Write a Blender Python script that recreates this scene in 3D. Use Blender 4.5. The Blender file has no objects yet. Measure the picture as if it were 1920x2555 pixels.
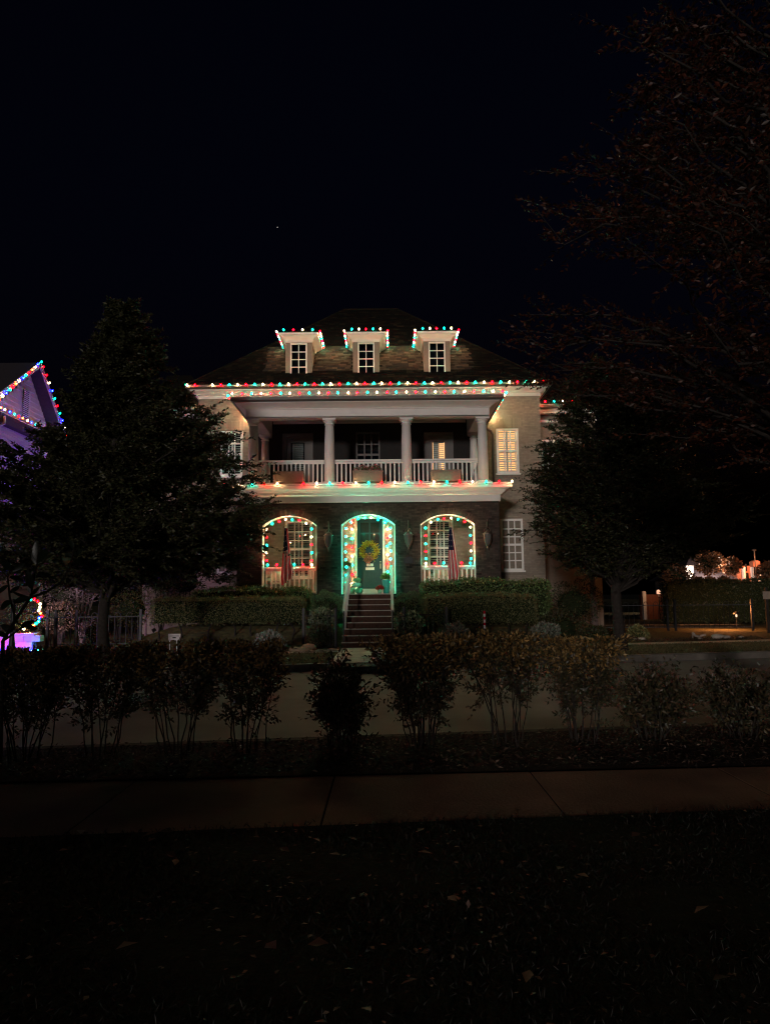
import bpy, math, random
import numpy as np
from mathutils import Vector, Matrix, Quaternion
random.seed(7); rng = np.random.default_rng(7)
C = bpy.context.scene.collection
S = bpy.context.scene

# ---------------------------------------------------------------- camera
EYE = 1.6
FOC, PITCH, ROLL = 1850.0, math.radians(6.4), 0.010
Fv = Vector((0, math.cos(PITCH), math.sin(PITCH)))
U0 = Vector((0, -math.sin(PITCH), math.cos(PITCH)))
R0 = Vector((1, 0, 0))
Rv = R0*math.cos(ROLL) - U0*math.sin(ROLL)
Uv = U0*math.cos(ROLL) + R0*math.sin(ROLL)
cd = bpy.data.cameras.new('camera'); cam = bpy.data.objects.new('camera', cd); C.objects.link(cam)
cam.matrix_world = Matrix(((Rv.x, Uv.x, -Fv.x, 0), (Rv.y, Uv.y, -Fv.y, 0), (Rv.z, Uv.z, -Fv.z, EYE), (0, 0, 0, 1)))
cd.sensor_fit = 'VERTICAL'; cd.sensor_height = 24.0; cd.lens = 24.0*FOC/2555.0
cd.clip_start = 0.05; cd.clip_end = 4000
S.camera = cam

# ---------------------------------------------------------------- night sky, one dim warm moon / far street glow
W = bpy.data.worlds.new('World'); S.world = W; W.use_nodes = True
nt = W.node_tree; bg = nt.nodes['Background']
sky = nt.nodes.new('ShaderNodeTexSky'); sky.sky_type = 'NISHITA'; sky.sun_disc = False
SUN_EL, SUN_AZ = math.radians(5.0), math.radians(193.5)      # low, from behind the camera
sky.sun_elevation = math.radians(-3.0); sky.sun_rotation = SUN_AZ
sky.altitude = 100; sky.ozone_density = 3.0
nt.links.new(sky.outputs[0], bg.inputs[0]); bg.inputs[1].default_value = 0.033
sd = bpy.data.lights.new('sun', 'SUN'); sd.energy = 0.72; sd.angle = math.radians(5); sd.color = (1.0, 0.90, 0.84)
sun = bpy.data.objects.new('sun', sd); C.objects.link(sun)
sdir = Vector((math.sin(SUN_AZ)*math.cos(SUN_EL), math.cos(SUN_AZ)*math.cos(SUN_EL), math.sin(SUN_EL)))
sun.rotation_euler = sdir.to_track_quat('Z', 'Y').to_euler()

S.view_settings.view_transform = 'Standard'; S.view_settings.look = 'None'
S.view_settings.gamma = 1; S.view_settings.use_curve_mapping = False; S.view_settings.exposure = 0.4
S.render.engine = 'CYCLES'
S.cycles.use_denoising = True; S.cycles.filter_width = 1.25
S.cycles.max_bounces = 5; S.cycles.diffuse_bounces = 3; S.cycles.glossy_bounces = 2; S.cycles.transparent_max_bounces = 6
S.cycles.sample_clamp_indirect = 3.0; S.cycles.use_light_tree = True; S.cycles.caustics_reflective = False; S.cycles.caustics_refractive = False
BULB = 2.2         # radiance of the coloured bulb glass
CORE = 2000.0      # radiance of the small filament inside each bulb

# ---------------------------------------------------------------- helpers
def at(px, py, Y):
    d = Fv + Rv*((px-960)/FOC) - Uv*((py-1277.5)/FOC)
    return Vector((0, 0, EYE)) + d*(Y/d.y)
WL = {}
def mat(name, col, rough=0.7, spec=0.3, noise=0.0, scale=8.0, bump=0.0, bscale=60.0, attr=False, oinfo=0.0, metal=0.0, trans=0.0, col2=None):
    m = bpy.data.materials.new(name); m.use_nodes = True
    n = m.node_tree.nodes; l = m.node_tree.links; p = n['Principled BSDF']
    p.inputs['Base Color'].default_value = (*col, 1); p.inputs['Roughness'].default_value = rough
    p.inputs['Specular IOR Level'].default_value = spec; p.inputs['Metallic'].default_value = metal
    src = None
    if attr:
        a = n.new('ShaderNodeAttribute'); a.attribute_name = 'Col'; src = a.outputs['Color']
    if oinfo:
        oi = n.new('ShaderNodeObjectInfo'); mr = n.new('ShaderNodeMapRange'); mr.inputs[3].default_value = 1-oinfo; mr.inputs[4].default_value = 1+oinfo
        l.new(oi.outputs['Random'], mr.inputs[0])
        mx = n.new('ShaderNodeMix'); mx.data_type = 'RGBA'; mx.blend_type = 'MULTIPLY'; mx.inputs[0].default_value = 1
        mx.inputs[6].default_value = (*col, 1); l.new(mr.outputs[0], mx.inputs[7]); src = mx.outputs[2]
    tc = None
    if noise or bump:
        tc = n.new('ShaderNodeTexCoord')
    if noise:
        tx = n.new('ShaderNodeTexNoise'); tx.inputs['Scale'].default_value = scale; tx.inputs['Detail'].default_value = 6
        l.new(tc.outputs['Object'], tx.inputs['Vector'])
        mr = n.new('ShaderNodeMapRange'); mr.inputs[1].default_value = .3; mr.inputs[2].default_value = .7
        if col2:
            mx = n.new('ShaderNodeMix'); mx.data_type = 'RGBA'; mx.inputs[6].default_value = (*col, 1); mx.inputs[7].default_value = (*col2, 1)
            l.new(tx.outputs[0], mr.inputs[0]); l.new(mr.outputs[0], mx.inputs[0]); src = mx.outputs[2]
        else:
            mr.inputs[3].default_value = 1-noise; mr.inputs[4].default_value = 1+noise
            l.new(tx.outputs[0], mr.inputs[0])
            mx = n.new('ShaderNodeMix'); mx.data_type = 'RGBA'; mx.blend_type = 'MULTIPLY'; mx.inputs[0].default_value = 1
            if src: l.new(src, mx.inputs[6])
            else: mx.inputs[6].default_value = (*col, 1)
            l.new(mr.outputs[0], mx.inputs[7]); src = mx.outputs[2]
    if src: l.new(src, p.inputs['Base Color'])
    if bump:
        tb = n.new('ShaderNodeTexNoise'); tb.inputs['Scale'].default_value = bscale; tb.inputs['Detail'].default_value = 5
        l.new(tc.outputs['Object'], tb.inputs['Vector'])
        b = n.new('ShaderNodeBump'); b.inputs['Strength'].default_value = bump; b.inputs['Distance'].default_value = .02
        l.new(tb.outputs[0], b.inputs['Height']); l.new(b.outputs[0], p.inputs['Normal'])
    if trans:
        t = n.new('ShaderNodeBsdfTranslucent'); ms = n.new('ShaderNodeMixShader'); ms.inputs[0].default_value = trans
        if src: l.new(src, t.inputs['Color'])
        else: t.inputs['Color'].default_value = (*col, 1)
        l.new(p.outputs[0], ms.inputs[1]); l.new(t.outputs[0], ms.inputs[2]); l.new(ms.outputs[0], n['Material Output'].inputs['Surface'])
    return m
def emat(name, col, s):
    m = bpy.data.materials.new(name); m.use_nodes = True; n = m.node_tree.nodes; l = m.node_tree.links
    e = n.new('ShaderNodeEmission'); e.inputs[0].default_value = (*col, 1); e.inputs[1].default_value = s
    l.new(e.outputs[0], n['Material Output'].inputs['Surface']); return m
def glassmat(name, tint=(.9, .95, .95)):
    m = bpy.data.materials.new(name); m.use_nodes = True; n = m.node_tree.nodes; l = m.node_tree.links
    t = n.new('ShaderNodeBsdfTransparent'); t.inputs[0].default_value = (*tint, 1)
    g = n.new('ShaderNodeBsdfGlossy'); g.inputs['Roughness'].default_value = .03
    f = n.new('ShaderNodeFresnel'); f.inputs[0].default_value = 1.6
    ms = n.new('ShaderNodeMixShader'); l.new(f.outputs[0], ms.inputs[0]); l.new(t.outputs[0], ms.inputs[1]); l.new(g.outputs[0], ms.inputs[2])
    l.new(ms.outputs[0], n['Material Output'].inputs['Surface']); return m

def tag(o, label=None, cat=None, group=None, kind=None):
    if label: o['label'] = label
    if cat: o['category'] = cat
    if group: o['group'] = group
    if kind: o['kind'] = kind
    return o
def empty(name, loc, label, cat, group=None):
    o = bpy.data.objects.new(name, None); C.objects.link(o); o.location = loc; o.empty_display_size = .2
    WL[o.name] = Vector(loc); return tag(o, label, cat, group)
def link(o, parent, wloc=None):
    C.objects.link(o)
    if parent is not None:
        o.parent = parent; pl = WL[parent.name]
        if wloc is None: WL[o.name] = pl.copy()
        else: o.location = Vector(wloc) - pl; WL[o.name] = Vector(wloc)
    else:
        if wloc is not None: o.location = wloc
        WL[o.name] = Vector(wloc) if wloc is not None else Vector((0, 0, 0))
    return o
def inst(name, me, wloc, parent, q=None, scale=None):
    o = bpy.data.objects.new(name, me); link(o, parent, wloc)
    if q is not None: o.rotation_mode = 'QUATERNION'; o.rotation_quaternion = q
    if scale is not None: o.scale = scale
    return o
def kids(o): return [c for c in bpy.data.objects if c.parent == o]
def copy_tree(o, loc, parent=None, rotz=None):
    c = o.copy(); C.objects.link(c)
    if parent is None: c.location = loc; WL[c.name] = Vector(loc)
    else: c.parent = parent; WL[c.name] = WL[parent.name]
    if rotz is not None: c.rotation_euler = (0, 0, rotz)
    for ch in kids(o): copy_tree(ch, None, c)
    return c

class MB:
    def __init__(s): s.v = []; s.f = []; s.m = []; s.c = []; s.col = None
    def add(s, vs, fs, mi=0):
        b = len(s.v); s.v += [tuple(v) for v in vs]
        for f in fs: s.f.append(tuple(b+i for i in f)); s.m.append(mi)
        s.c += [s.col or (1, 1, 1)]*len(vs); return s
    def box(s, x0, x1, y0, y1, z0, z1, mi=0):
        vs = [(x, y, z) for z in (z0, z1) for y in (y0, y1) for x in (x0, x1)]
        return s.add(vs, [(0, 2, 3, 1), (4, 5, 7, 6), (0, 1, 5, 4), (2, 6, 7, 3), (0, 4, 6, 2), (1, 3, 7, 5)], mi)
    def bar(s, a, b, w, h, mi=0, up=(0, 0, 1)):
        a = Vector(a); b = Vector(b); d = (b-a).normalized(); u = Vector(up)
        if abs(d.dot(u)) > .98: u = Vector((0, 1, 0))
        r = d.cross(u).normalized(); u = r.cross(d)
        vs = [p + r*(i*w/2) + u*(j*h/2) for p in (a, b) for i, j in ((-1, -1), (1, -1), (1, 1), (-1, 1))]
        return s.add(vs, [(0, 1, 2, 3), (7, 6, 5, 4), (0, 4, 5, 1), (1, 5, 6, 2), (2, 6, 7, 3), (3, 7, 4, 0)], mi)
    def tube(s, pts, rad, n=8, mi=0, cap=True):
        pts = [Vector(p) for p in pts]
        if not hasattr(rad, '__len__'): rad = [rad]*len(pts)
        vs = []; pr = None
        for i, p in enumerate(pts):
            d = (pts[min(i+1, len(pts)-1)] - pts[max(i-1, 0)]).normalized()
            if pr is None: pr = d.cross(Vector((0, 0, 1)) if abs(d.z) < .9 else Vector((1, 0, 0))).normalized()
            pr = (pr - d*pr.dot(d)).normalized(); q = d.cross(pr)
            for k in range(n):
                a = 2*math.pi*k/n; vs.append(p + (pr*math.cos(a)+q*math.sin(a))*rad[i])
        fs = []
        for i in range(len(pts)-1):
            for k in range(n):
                k2 = (k+1) % n; fs.append((i*n+k, i*n+k2, (i+1)*n+k2, (i+1)*n+k))
        if cap: fs.append(tuple(range(n-1, -1, -1))); fs.append(tuple((len(pts)-1)*n+k for k in range(n)))
        return s.add(vs, fs, mi)
    def lathe(s, prof, c=(0, 0, 0), n=16, mi=0, sq=1.0):
        vs = []; fs = []
        for r, z in prof:
            for k in range(n):
                a = 2*math.pi*k/n; vs.append((c[0]+r*math.cos(a), c[1]+r*sq*math.sin(a), c[2]+z))
        for i in range(len(prof)-1):
            for k in range(n):
                k2 = (k+1) % n; fs.append((i*n+k, i*n+k2, (i+1)*n+k2, (i+1)*n+k))
        fs.append(tuple(range(n-1, -1, -1))); fs.append(tuple((len(prof)-1)*n+k for k in range(n)))
        return s.add(vs, fs, mi)
    def mesh(s, name, mats, org=(0, 0, 0), smooth=False, col=False):
        me = bpy.data.meshes.new(name); o = Vector(org)
        me.from_pydata([(v[0]-o.x, v[1]-o.y, v[2]-o.z) for v in s.v], [], s.f)
        for m in (mats if isinstance(mats, (list, tuple)) else [mats]): me.materials.append(m)
        if any(s.m): me.polygons.foreach_set('material_index', s.m)
        if smooth: me.polygons.foreach_set('use_smooth', [True]*len(s.f))
        if col:
            a = me.color_attributes.new('Col', 'FLOAT_COLOR', 'POINT')
            a.data.foreach_set('color', np.array([(*c, 1) for c in s.c], dtype=np.float32).ravel())
        me.update(); return me
    def build(s, name, mats, parent=None, smooth=False, col=False):
        org = WL[parent.name] if parent is not None else Vector((0, 0, 0))
        o = bpy.data.objects.new(name, s.mesh(name, mats, org, smooth, col)); return link(o, parent)

def nrm(a): return a/np.maximum(np.linalg.norm(a, axis=-1, keepdims=True), 1e-9)
def leaves(name, P, D, N, L, Wd, Cc, m, parent, bend=.15):
    """leaf-sized folded blades: P base, D direction, N rough up, L length, Wd width, Cc colour"""
    P = np.asarray(P, float); D = nrm(np.asarray(D, float)); n = len(P)
    N = np.asarray(N, float); side = nrm(np.cross(D, N)); up = np.cross(side, D)
    L = np.broadcast_to(L, (n,))[:, None]; Wd = np.broadcast_to(Wd, (n,))[:, None]
    mid = P + D*L*.5
    v = np.stack([P, mid + side*Wd*.5 + up*L*bend*.5, P + D*L - up*L*bend*.4, mid - side*Wd*.5 + up*L*bend*.5], 1).reshape(-1, 3)
    org = WL[parent.name] if parent is not None else Vector((0, 0, 0)); v = v - np.array(org)
    me = bpy.data.meshes.new(name); me.vertices.add(4*n); me.vertices.foreach_set('co', v.astype(np.float32).ravel())
    idx = np.arange(n)[:, None]*4 + np.array([0, 1, 2, 0, 2, 3])[None]
    me.loops.add(6*n); me.loops.foreach_set('vertex_index', idx.astype(np.int32).ravel())
    me.polygons.add(2*n); me.polygons.foreach_set('loop_start', (np.arange(2*n)*3).astype(np.int32)); me.polygons.foreach_set('loop_total', np.full(2*n, 3, np.int32))
    me.materials.append(m); me.update(calc_edges=True)
    a = me.color_attributes.new('Col', 'FLOAT_COLOR', 'POINT')
    cc = np.concatenate([np.asarray(Cc, float), np.ones((n, 1))], 1); a.data.foreach_set('color', np.repeat(cc, 4, 0).astype(np.float32).ravel())
    o = bpy.data.objects.new(name, me); return link(o, parent)
def palette(n, cols, w=None, jit=.25):
    c = np.array(cols)[rng.choice(len(cols), n, p=w)]; return np.clip(c*(1+jit*rng.normal(size=(n, 1))), .004, 1)
def rdir(n): return nrm(rng.normal(size=(n, 3)))

# ---------------------------------------------------------------- materials
M = {}
M['cream'] = mat('cream_trim_paint', (.70, .655, .62), .5, .4, .05, 3)
M['slat'] = mat('off_white_louvre', (.50, .49, .45), .5, .3)
M['white'] = mat('white_paint', (.78, .76, .72), .45, .4, .04, 5)
M['tanbrick'] = mat('tan_painted_brick', (.30, .255, .205), .8, .2, .12, 9, attr=True, bump=.25)
M['tanmortar'] = mat('tan_mortar', (.22, .185, .15), .9, .1, .12, 12)
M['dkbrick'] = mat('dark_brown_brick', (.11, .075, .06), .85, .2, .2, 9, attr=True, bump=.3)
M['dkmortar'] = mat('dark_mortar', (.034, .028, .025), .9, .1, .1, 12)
M['balwall'] = mat('shade_dark_balcony_wall', (.022, .020, .019), .8, .2, .1, 6)  # the balcony's shade is put into this wall's dark colour
M['gutter'] = mat('dark_bronze_gutter', (.06, .05, .042), .45, .5, .08, 4)
M['shingle'] = mat('weathered_shingle_painted_shade', (.036, .030, .025), .95, .02, .22, 40, attr=True, bump=.4, bscale=140)
M['shingle_one'] = mat('weathered_shingle_painted_glow', (.055, .045, .036), .95, .04, .22, 40, oinfo=.5, bump=.4, bscale=140)  # lighter tone paints the bulb glow between the dormers
M['roofdeck'] = mat('dark_roof_deck', (.010, .009, .008), .95, .02, .1, 10)
M['dormer'] = mat('taupe_dormer_siding', (.22, .18, .15), .8, .2, .08, 12)
M['glass'] = glassmat('window_glass')
M['dark'] = mat('dark_interior', (.012, .012, .014), .9, .1)
M['door'] = mat('dark_teal_door_paint', (.010, .042, .048), .5, .4, .08, 10)
M['concrete'] = mat('pale_concrete', (.46, .44, .38), .85, .2, .22, 2.5, bump=.3, bscale=90)
M['sidewalk'] = mat('worn_sidewalk_concrete', (.34, .185, .11), .85, .2, .5, 1.1, bump=.6, bscale=45, col2=(.17, .09, .055))
M['road'] = mat('pale_worn_concrete_road', (.42, .38, .345), .8, .25, .5, .55, bump=.6, bscale=140, col2=(.27, .245, .215))
M['kerb'] = mat('kerb_concrete', (.10, .088, .075), .9, .15, .3, 3, bump=.4)
M['mulch'] = mat('dark_mulch', (.03, .02, .016), .95, .1, .4, 30, bump=.8, bscale=50)
M['soil'] = mat('dark_lawn_soil', (.012, .014, .008), .95, .1, .4, 12, bump=.7, bscale=40)
M['verge'] = mat('dry_verge_turf', (.10, .09, .045), .95, .1, .4, 7, bump=.9, bscale=45)
M['leaf'] = mat('leaf', (.05, .08, .03), .5, .35, attr=True, trans=.25)
M['gloss'] = mat('glossy_leaf', (.05, .08, .03), .42, .35, attr=True, trans=.1)
M['bark'] = mat('dark_bark', (.026, .021, .018), .9, .2, .3, 14, bump=.8, bscale=40)
M['palebark'] = mat('pale_bark', (.20, .15, .14), .9, .2, .25, 20, bump=.6, bscale=40)
M['iron'] = mat('black_iron', (.010, .010, .011), .5, .3)
M['stepbrick'] = mat('dark_red_brick_riser', (.070, .036, .024), .8, .2, .25, 14, bump=.3)
M['tread'] = mat('limestone_tread', (.40, .37, .33), .75, .25, .1, 9)
M['copper'] = mat('weathered_copper_metal', (.10, .078, .065), .4, .5, .25, 25, metal=.5)
M['lglass'] = mat('smoked_lantern_glass', (.13, .13, .122), .2, .6)
M['pot'] = mat('taupe_planter_box', (.24, .185, .145), .75, .2, .1, 12)
M['red'] = mat('flag_red_cloth', (.46, .012, .03), .85, .1, trans=.25)
M['fwhite'] = mat('flag_white_cloth', (.66, .62, .60), .85, .1, trans=.25)
M['navy'] = mat('flag_navy_cloth', (.016, .02, .055), .85, .1)
M['gold'] = mat('pale_gilt_finial', (.6, .5, .3), .35, .5, metal=.6)
M['stone'] = mat('pale_river_stone', (.28, .24, .20), .85, .2, .25, 9, oinfo=.25)
M['sand'] = mat('sandstone_slab', (.34, .25, .17), .85, .2, .2, 6)
M['wicker'] = mat('pale_wicker', (.5, .45, .36), .8, .2, .15, 40)
M['nwall'] = mat('white_lap_siding', (.30, .29, .32), .7, .2, .04, 5)
M['nroof'] = mat('dark_neighbour_roof', (.035, .03, .035), .9, .1, .1, 10)
M['blockstone'] = mat('pale_wall_block', (.5, .46, .46), .85, .2, .12, 6, oinfo=.15)
M['redbrick'] = mat('far_red_brick', (.30, .12, .075), .85, .2, .12, 8)
M['wire'] = mat('green_light_wire', (.02, .035, .022), .6, .3)
M['socket'] = M['wire']
BC = {'W': (1.0, .74, .44), 'R': (1.0, .0006, .004), 'G': (.0008, .70, .48), 'B': (.006, .02, 1.0), 'O': (1.0, .16, .02), 'P': (1.0, .06, .45), 'T': (.01, .85, .60)}
BS = {'W': .9, 'R': .8, 'G': .95, 'B': 2.0, 'O': .9, 'P': .4, 'T': .9}
BN = {'W': 'warm_white', 'R': 'red', 'G': 'green', 'B': 'blue', 'O': 'orange', 'P': 'pink', 'T': 'teal'}
BM = {}; BM2 = {}; BM3 = {}
def bulbglass(name, col, s):
    m = bpy.data.materials.new(name); m.use_nodes = True; n = m.node_tree.nodes; l = m.node_tree.links
    e = n.new('ShaderNodeEmission'); e.inputs[0].default_value = (*col, 1); e.inputs[1].default_value = s
    t = n.new('ShaderNodeBsdfTransparent'); t.inputs[0].default_value = tuple(.35+.65*c for c in col)+(1,)
    a = n.new('ShaderNodeAddShader'); l.new(e.outputs[0], a.inputs[0]); l.new(t.outputs[0], a.inputs[1])
    l.new(a.outputs[0], n['Material Output'].inputs['Surface']); return m
for k in BC:
    mb = MB(); mb.lathe([(.012, -.032), (.016, -.03), (.016, .0), (.014, .002)], n=6, mi=1)
    mb.lathe([(.014, .002), (.036, .022), (.043, .047), (.034, .074), (.017, .096), (.003, .108)], n=8, mi=0)
    mb.lathe([(.003, .033), (.0085, .038), (.012, .047), (.0085, .056), (.003, .061)], n=6, mi=2)
    BM[k] = mb.mesh('bulb', [bulbglass(BN[k]+'_bulb_glass', BC[k], BULB*BS[k]), M['socket'], emat(BN[k]+'_filament', BC[k], CORE*BS[k])], smooth=True)
    BM2[k] = mb.mesh('bulb', [BM[k].materials[0], M['socket'], emat(BN[k]+'_small_filament', BC[k], CORE*BS[k]*.65)], smooth=True)
    BM3[k] = mb.mesh('bulb', [BM[k].materials[0], M['socket'], emat(BN[k]+'_dim_filament', BC[k], CORE*BS[k]*.30)], smooth=True)

def light_string(name, label, group, pts, seq, up, bulbs=None, sag=.012):
    """a wire through pts with one bulb per letter of seq ('_' = missing bulb)"""
    pts = [Vector(p) for p in pts]
    root = empty(name, pts[0], label, 'string lights', group)
    w = []
    for i in range(len(pts)-1):
        a, b = pts[i], pts[i+1]; w += [a, (a+b)/2 - Vector((0, 0, sag))]
    w.append(pts[-1])
    MB().tube(w, .007, 4).build('wire', M['wire'], root)
    for i, (p, ch) in enumerate(zip(pts, seq)):
        if ch == '_': continue
        u = up(i, p) if callable(up) else Vector(up)
        u = (u + Vector(rng.normal(size=3)*.10)).normalized()
        inst('bulb', (bulbs or BM)[ch], p + u*.03, root, Vector((0, 0, 1)).rotation_difference(u))
    return root
def spread(a, b, n): a = Vector(a); b = Vector(b); return [a.lerp(b, i/(n-1)) for i in range(n)]
def cyc(s, n): return (s*(n//len(s)+1))[:n]

# ================================================================ ground
def kn(x): return 8.72 + .13*max(-25, min(25, x))           # near kerb
def kf(x): return 17.95 + .2*max(-25, min(40, x))           # far kerb
def sn0(x): return 5.42 + .09*x                             # near sidewalk edges
def sn1(x): return 6.83 + .05*x
def ss(a, b, t): t = max(0, min(1, (t-a)/(b-a))); return t*t*(3-2*t)
def gz(x, y): return .62*ss(23.7, 26.0, y)*ss(-9.5, -7.0, x)*(1-ss(6.6, 9.0, x))
def sheet(name, xs, fy, z, m, kind='structure', rows=1, parent=None):
    mb = MB(); vs = []; fs = []; nx = len(xs)
    for j in range(rows+1):
        for x in xs:
            y0, y1 = fy(x); y = y0 + (y1-y0)*(j/rows); vs.append((x, y, z(x, y) if callable(z) else z))
    for j in range(rows):
        for i in range(nx-1): fs.append((j*nx+i, j*nx+i+1, (j+1)*nx+i+1, (j+1)*nx+i))
    mb.add(vs, fs); o = mb.build(name, m, parent)
    if kind: o['kind'] = kind
    return o
XS = [-60, -40, -30, -25] + [x*1.0 for x in range(-20, 21)] + [25, 30, 40, 60]
MB().add([(-900, -300, -.6), (900, -300, -.6), (900, 900, -.6), (-900, 900, -.6)], [(0, 1, 2, 3)]).build('ground', M['soil'])['kind'] = 'structure'
sheet('lawn', XS, lambda x: (-12, sn0(x)-.004), .011, M['soil'])
sheet('planting_bed', XS, lambda x: (sn1(x), kn(x)-.16), lambda x, y: .02, M['mulch'])
sheet('road', XS, lambda x: (kn(x)-.1, kf(x)+.1), -.15, M['road'])
def kerb(name, f, s, top):
    mb = MB()
    for a, b in zip(XS[:-1], XS[1:]):
        ya, yb = f(a), f(b)
        pro = lambda x, y: [(x, y, -.2), (x, y, 0.0), (x, y+.02*s, .02), (x, y+.16*s, .02), (x, y+.16*s, -.2)]
        mb.add(pro(a, ya)+pro(b, yb), [(i, i+1, i+6, i+5) for i in range(4)])
    mb.m = [0, 0, 1, 0]*(len(mb.f)//4)
    mb.build(name, [M['kerb'], top])['kind'] = 'structure'
kerb('near_kerb', kn, -1, M['kerb']); kerb('far_kerb', kf, 1, M['concrete'])
XY = [-60, -40, -30, -25, -20, -16, -13] + [x*.5 for x in range(-22, 23)] + [13, 16, 20, 25, 30, 40, 60]
vs = []; fs = []; YR = [0, 1, 2, 3, 3.6]
def yrow(x, j):
    k = kf(x)+.16
    return k + (23.2-k)*j/6 if j <= 6 else [23.2, 23.7, 24.2, 24.7, 25.2, 25.7, 26.2, 30, 45, 80, 200][j-6]
nx = len(XY)
for j in range(17):
    for x in XY: y = yrow(x, j); vs.append((x, y, gz(x, y)))
for j in range(16):
    for i in range(nx-1): fs.append((j*nx+i, j*nx+i+1, (j+1)*nx+i+1, (j+1)*nx+i))
MB().add(vs, fs).build('front_yard_ground', M['verge'])['kind'] = 'structure'
# near sidewalk: separate slabs with recessed joints
sw = tag(MB().add([(-30, sn0(-30)-.02, .001), (30, sn0(30)-.02, .001), (30, sn1(30)+.02, .001), (-30, sn1(-30)+.02, .001)], [(0, 1, 2, 3)]).build('near_sidewalk', M['mulch']), kind='structure')
jx = [-9.2, -7.4, -5.6, -3.9, -2.2, -.47, 1.28, 3.0, 4.8, 6.6, 8.4]
for a, b in zip(jx[:-1], jx[1:]):
    g = .008; top = .007 + random.uniform(-.0015, .0015)
    vs = [(a+g, sn0(a), .002), (b-g, sn0(b), .002), (b-g, sn1(b), .002), (a+g, sn1(a), .002)]
    vs += [(x, y, top) for x, y, _ in vs]
    MB().add(vs, [(4, 5, 6, 7), (0, 1, 5, 4), (1, 2, 6, 5), (2, 3, 7, 6), (3, 0, 4, 7)]).build('slab', M['sidewalk'], sw)
# far sidewalk and front walk
sheet('far_sidewalk', [x for x in XY if -30 <= x <= 30], lambda x: (21.55+.2*x, 22.45+.2*x), .012, M['concrete'])
wk = tag(MB().box(-1.36, .30, 17.0, 22.9, -.1, .006).build('front_walk', M['kerb']), kind='structure')
yy = [17.99, 19.2, 20.4, 21.6, 22.86]
for a, b in zip(yy[:-1], yy[1:]):
    MB().box(-1.34, .28, a+.012, b-.012, .0, .022).build('slab', M['concrete'], wk)

# ================================================================ the house
XC, YF, YM = -.6, 26.5, 29.7
PH, MH = 4.7, 6.98
PX0, PX1, MX0, MX1 = XC-PH, XC+PH, XC-MH, XC+MH
ZF, ZB = 1.66, 5.6                    # porch floor, balcony floor
H = empty('brick_house', (XC, YF, 0), 'two storey brick house with arched porch, columned balcony and three dormers', 'house')

def arch_h(xa, xb, zs, zc):
    w = (xb-xa)/2; r = zc-zs; R = (w*w+r*r)/(2*r); cx = (xa+xb)/2
    return lambda x: zc - R + math.sqrt(max(0, R*R-(x-cx)**2))
def wall_open(name, x0, x1, z0, z1, y, th, ops, m, parent):
    """wall facing -Y with openings (xa, xb, za, height function)"""
    xs = {x0, x1}
    for xa, xb, za, hf in ops:
        for k in range(17 if callable(hf) else 2): xs.add(xa+(xb-xa)*k/(16 if callable(hf) else 1))
    xs = sorted(xs); mb = MB()
    for a, b in zip(xs[:-1], xs[1:]):
        c = (a+b)/2; op = [o for o in ops if o[0] < c < o[1]]
        segs = []
        if op:
            o = op[0]; h = o[3] if callable(o[3]) else (lambda x, q=o[3]: q)
            if o[2] > z0: segs.append((z0, z0, o[2], o[2]))
            segs.append((h(a), h(b), z1, z1))
        else: segs.append((z0, z0, z1, z1))
        for za, zb, zc, zd in segs:
            for yy_, fl in ((y, 0), (y+th, 1)):
                f = (0, 1, 2, 3) if not fl else (3, 2, 1, 0)
                mb.add([(a, yy_, za), (b, yy_, zb), (b, yy_, zd), (a, yy_, zc)], [f])
            mb.add([(a, y, za), (a, y+th, za), (b, y+th, zb), (b, y, zb)], [(0, 1, 2, 3)])
            mb.add([(a, y, zc), (b, y, zd), (b, y+th, zd), (a, y+th, zc)], [(0, 1, 2, 3)])
    for xa, xb, za, hf in ops:
        for x in (xa, xb):
            h = hf(x) if callable(hf) else hf
            mb.add([(x, y, za), (x, y+th, za), (x, y+th, h), (x, y, h)], [(0, 1, 2, 3)])
    for x in (x0, x1): mb.add([(x, y, z0), (x, y+th, z0), (x, y+th, z1), (x, y, z1)], [(0, 1, 2, 3)])
    return mb.build(name, m, parent)
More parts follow.
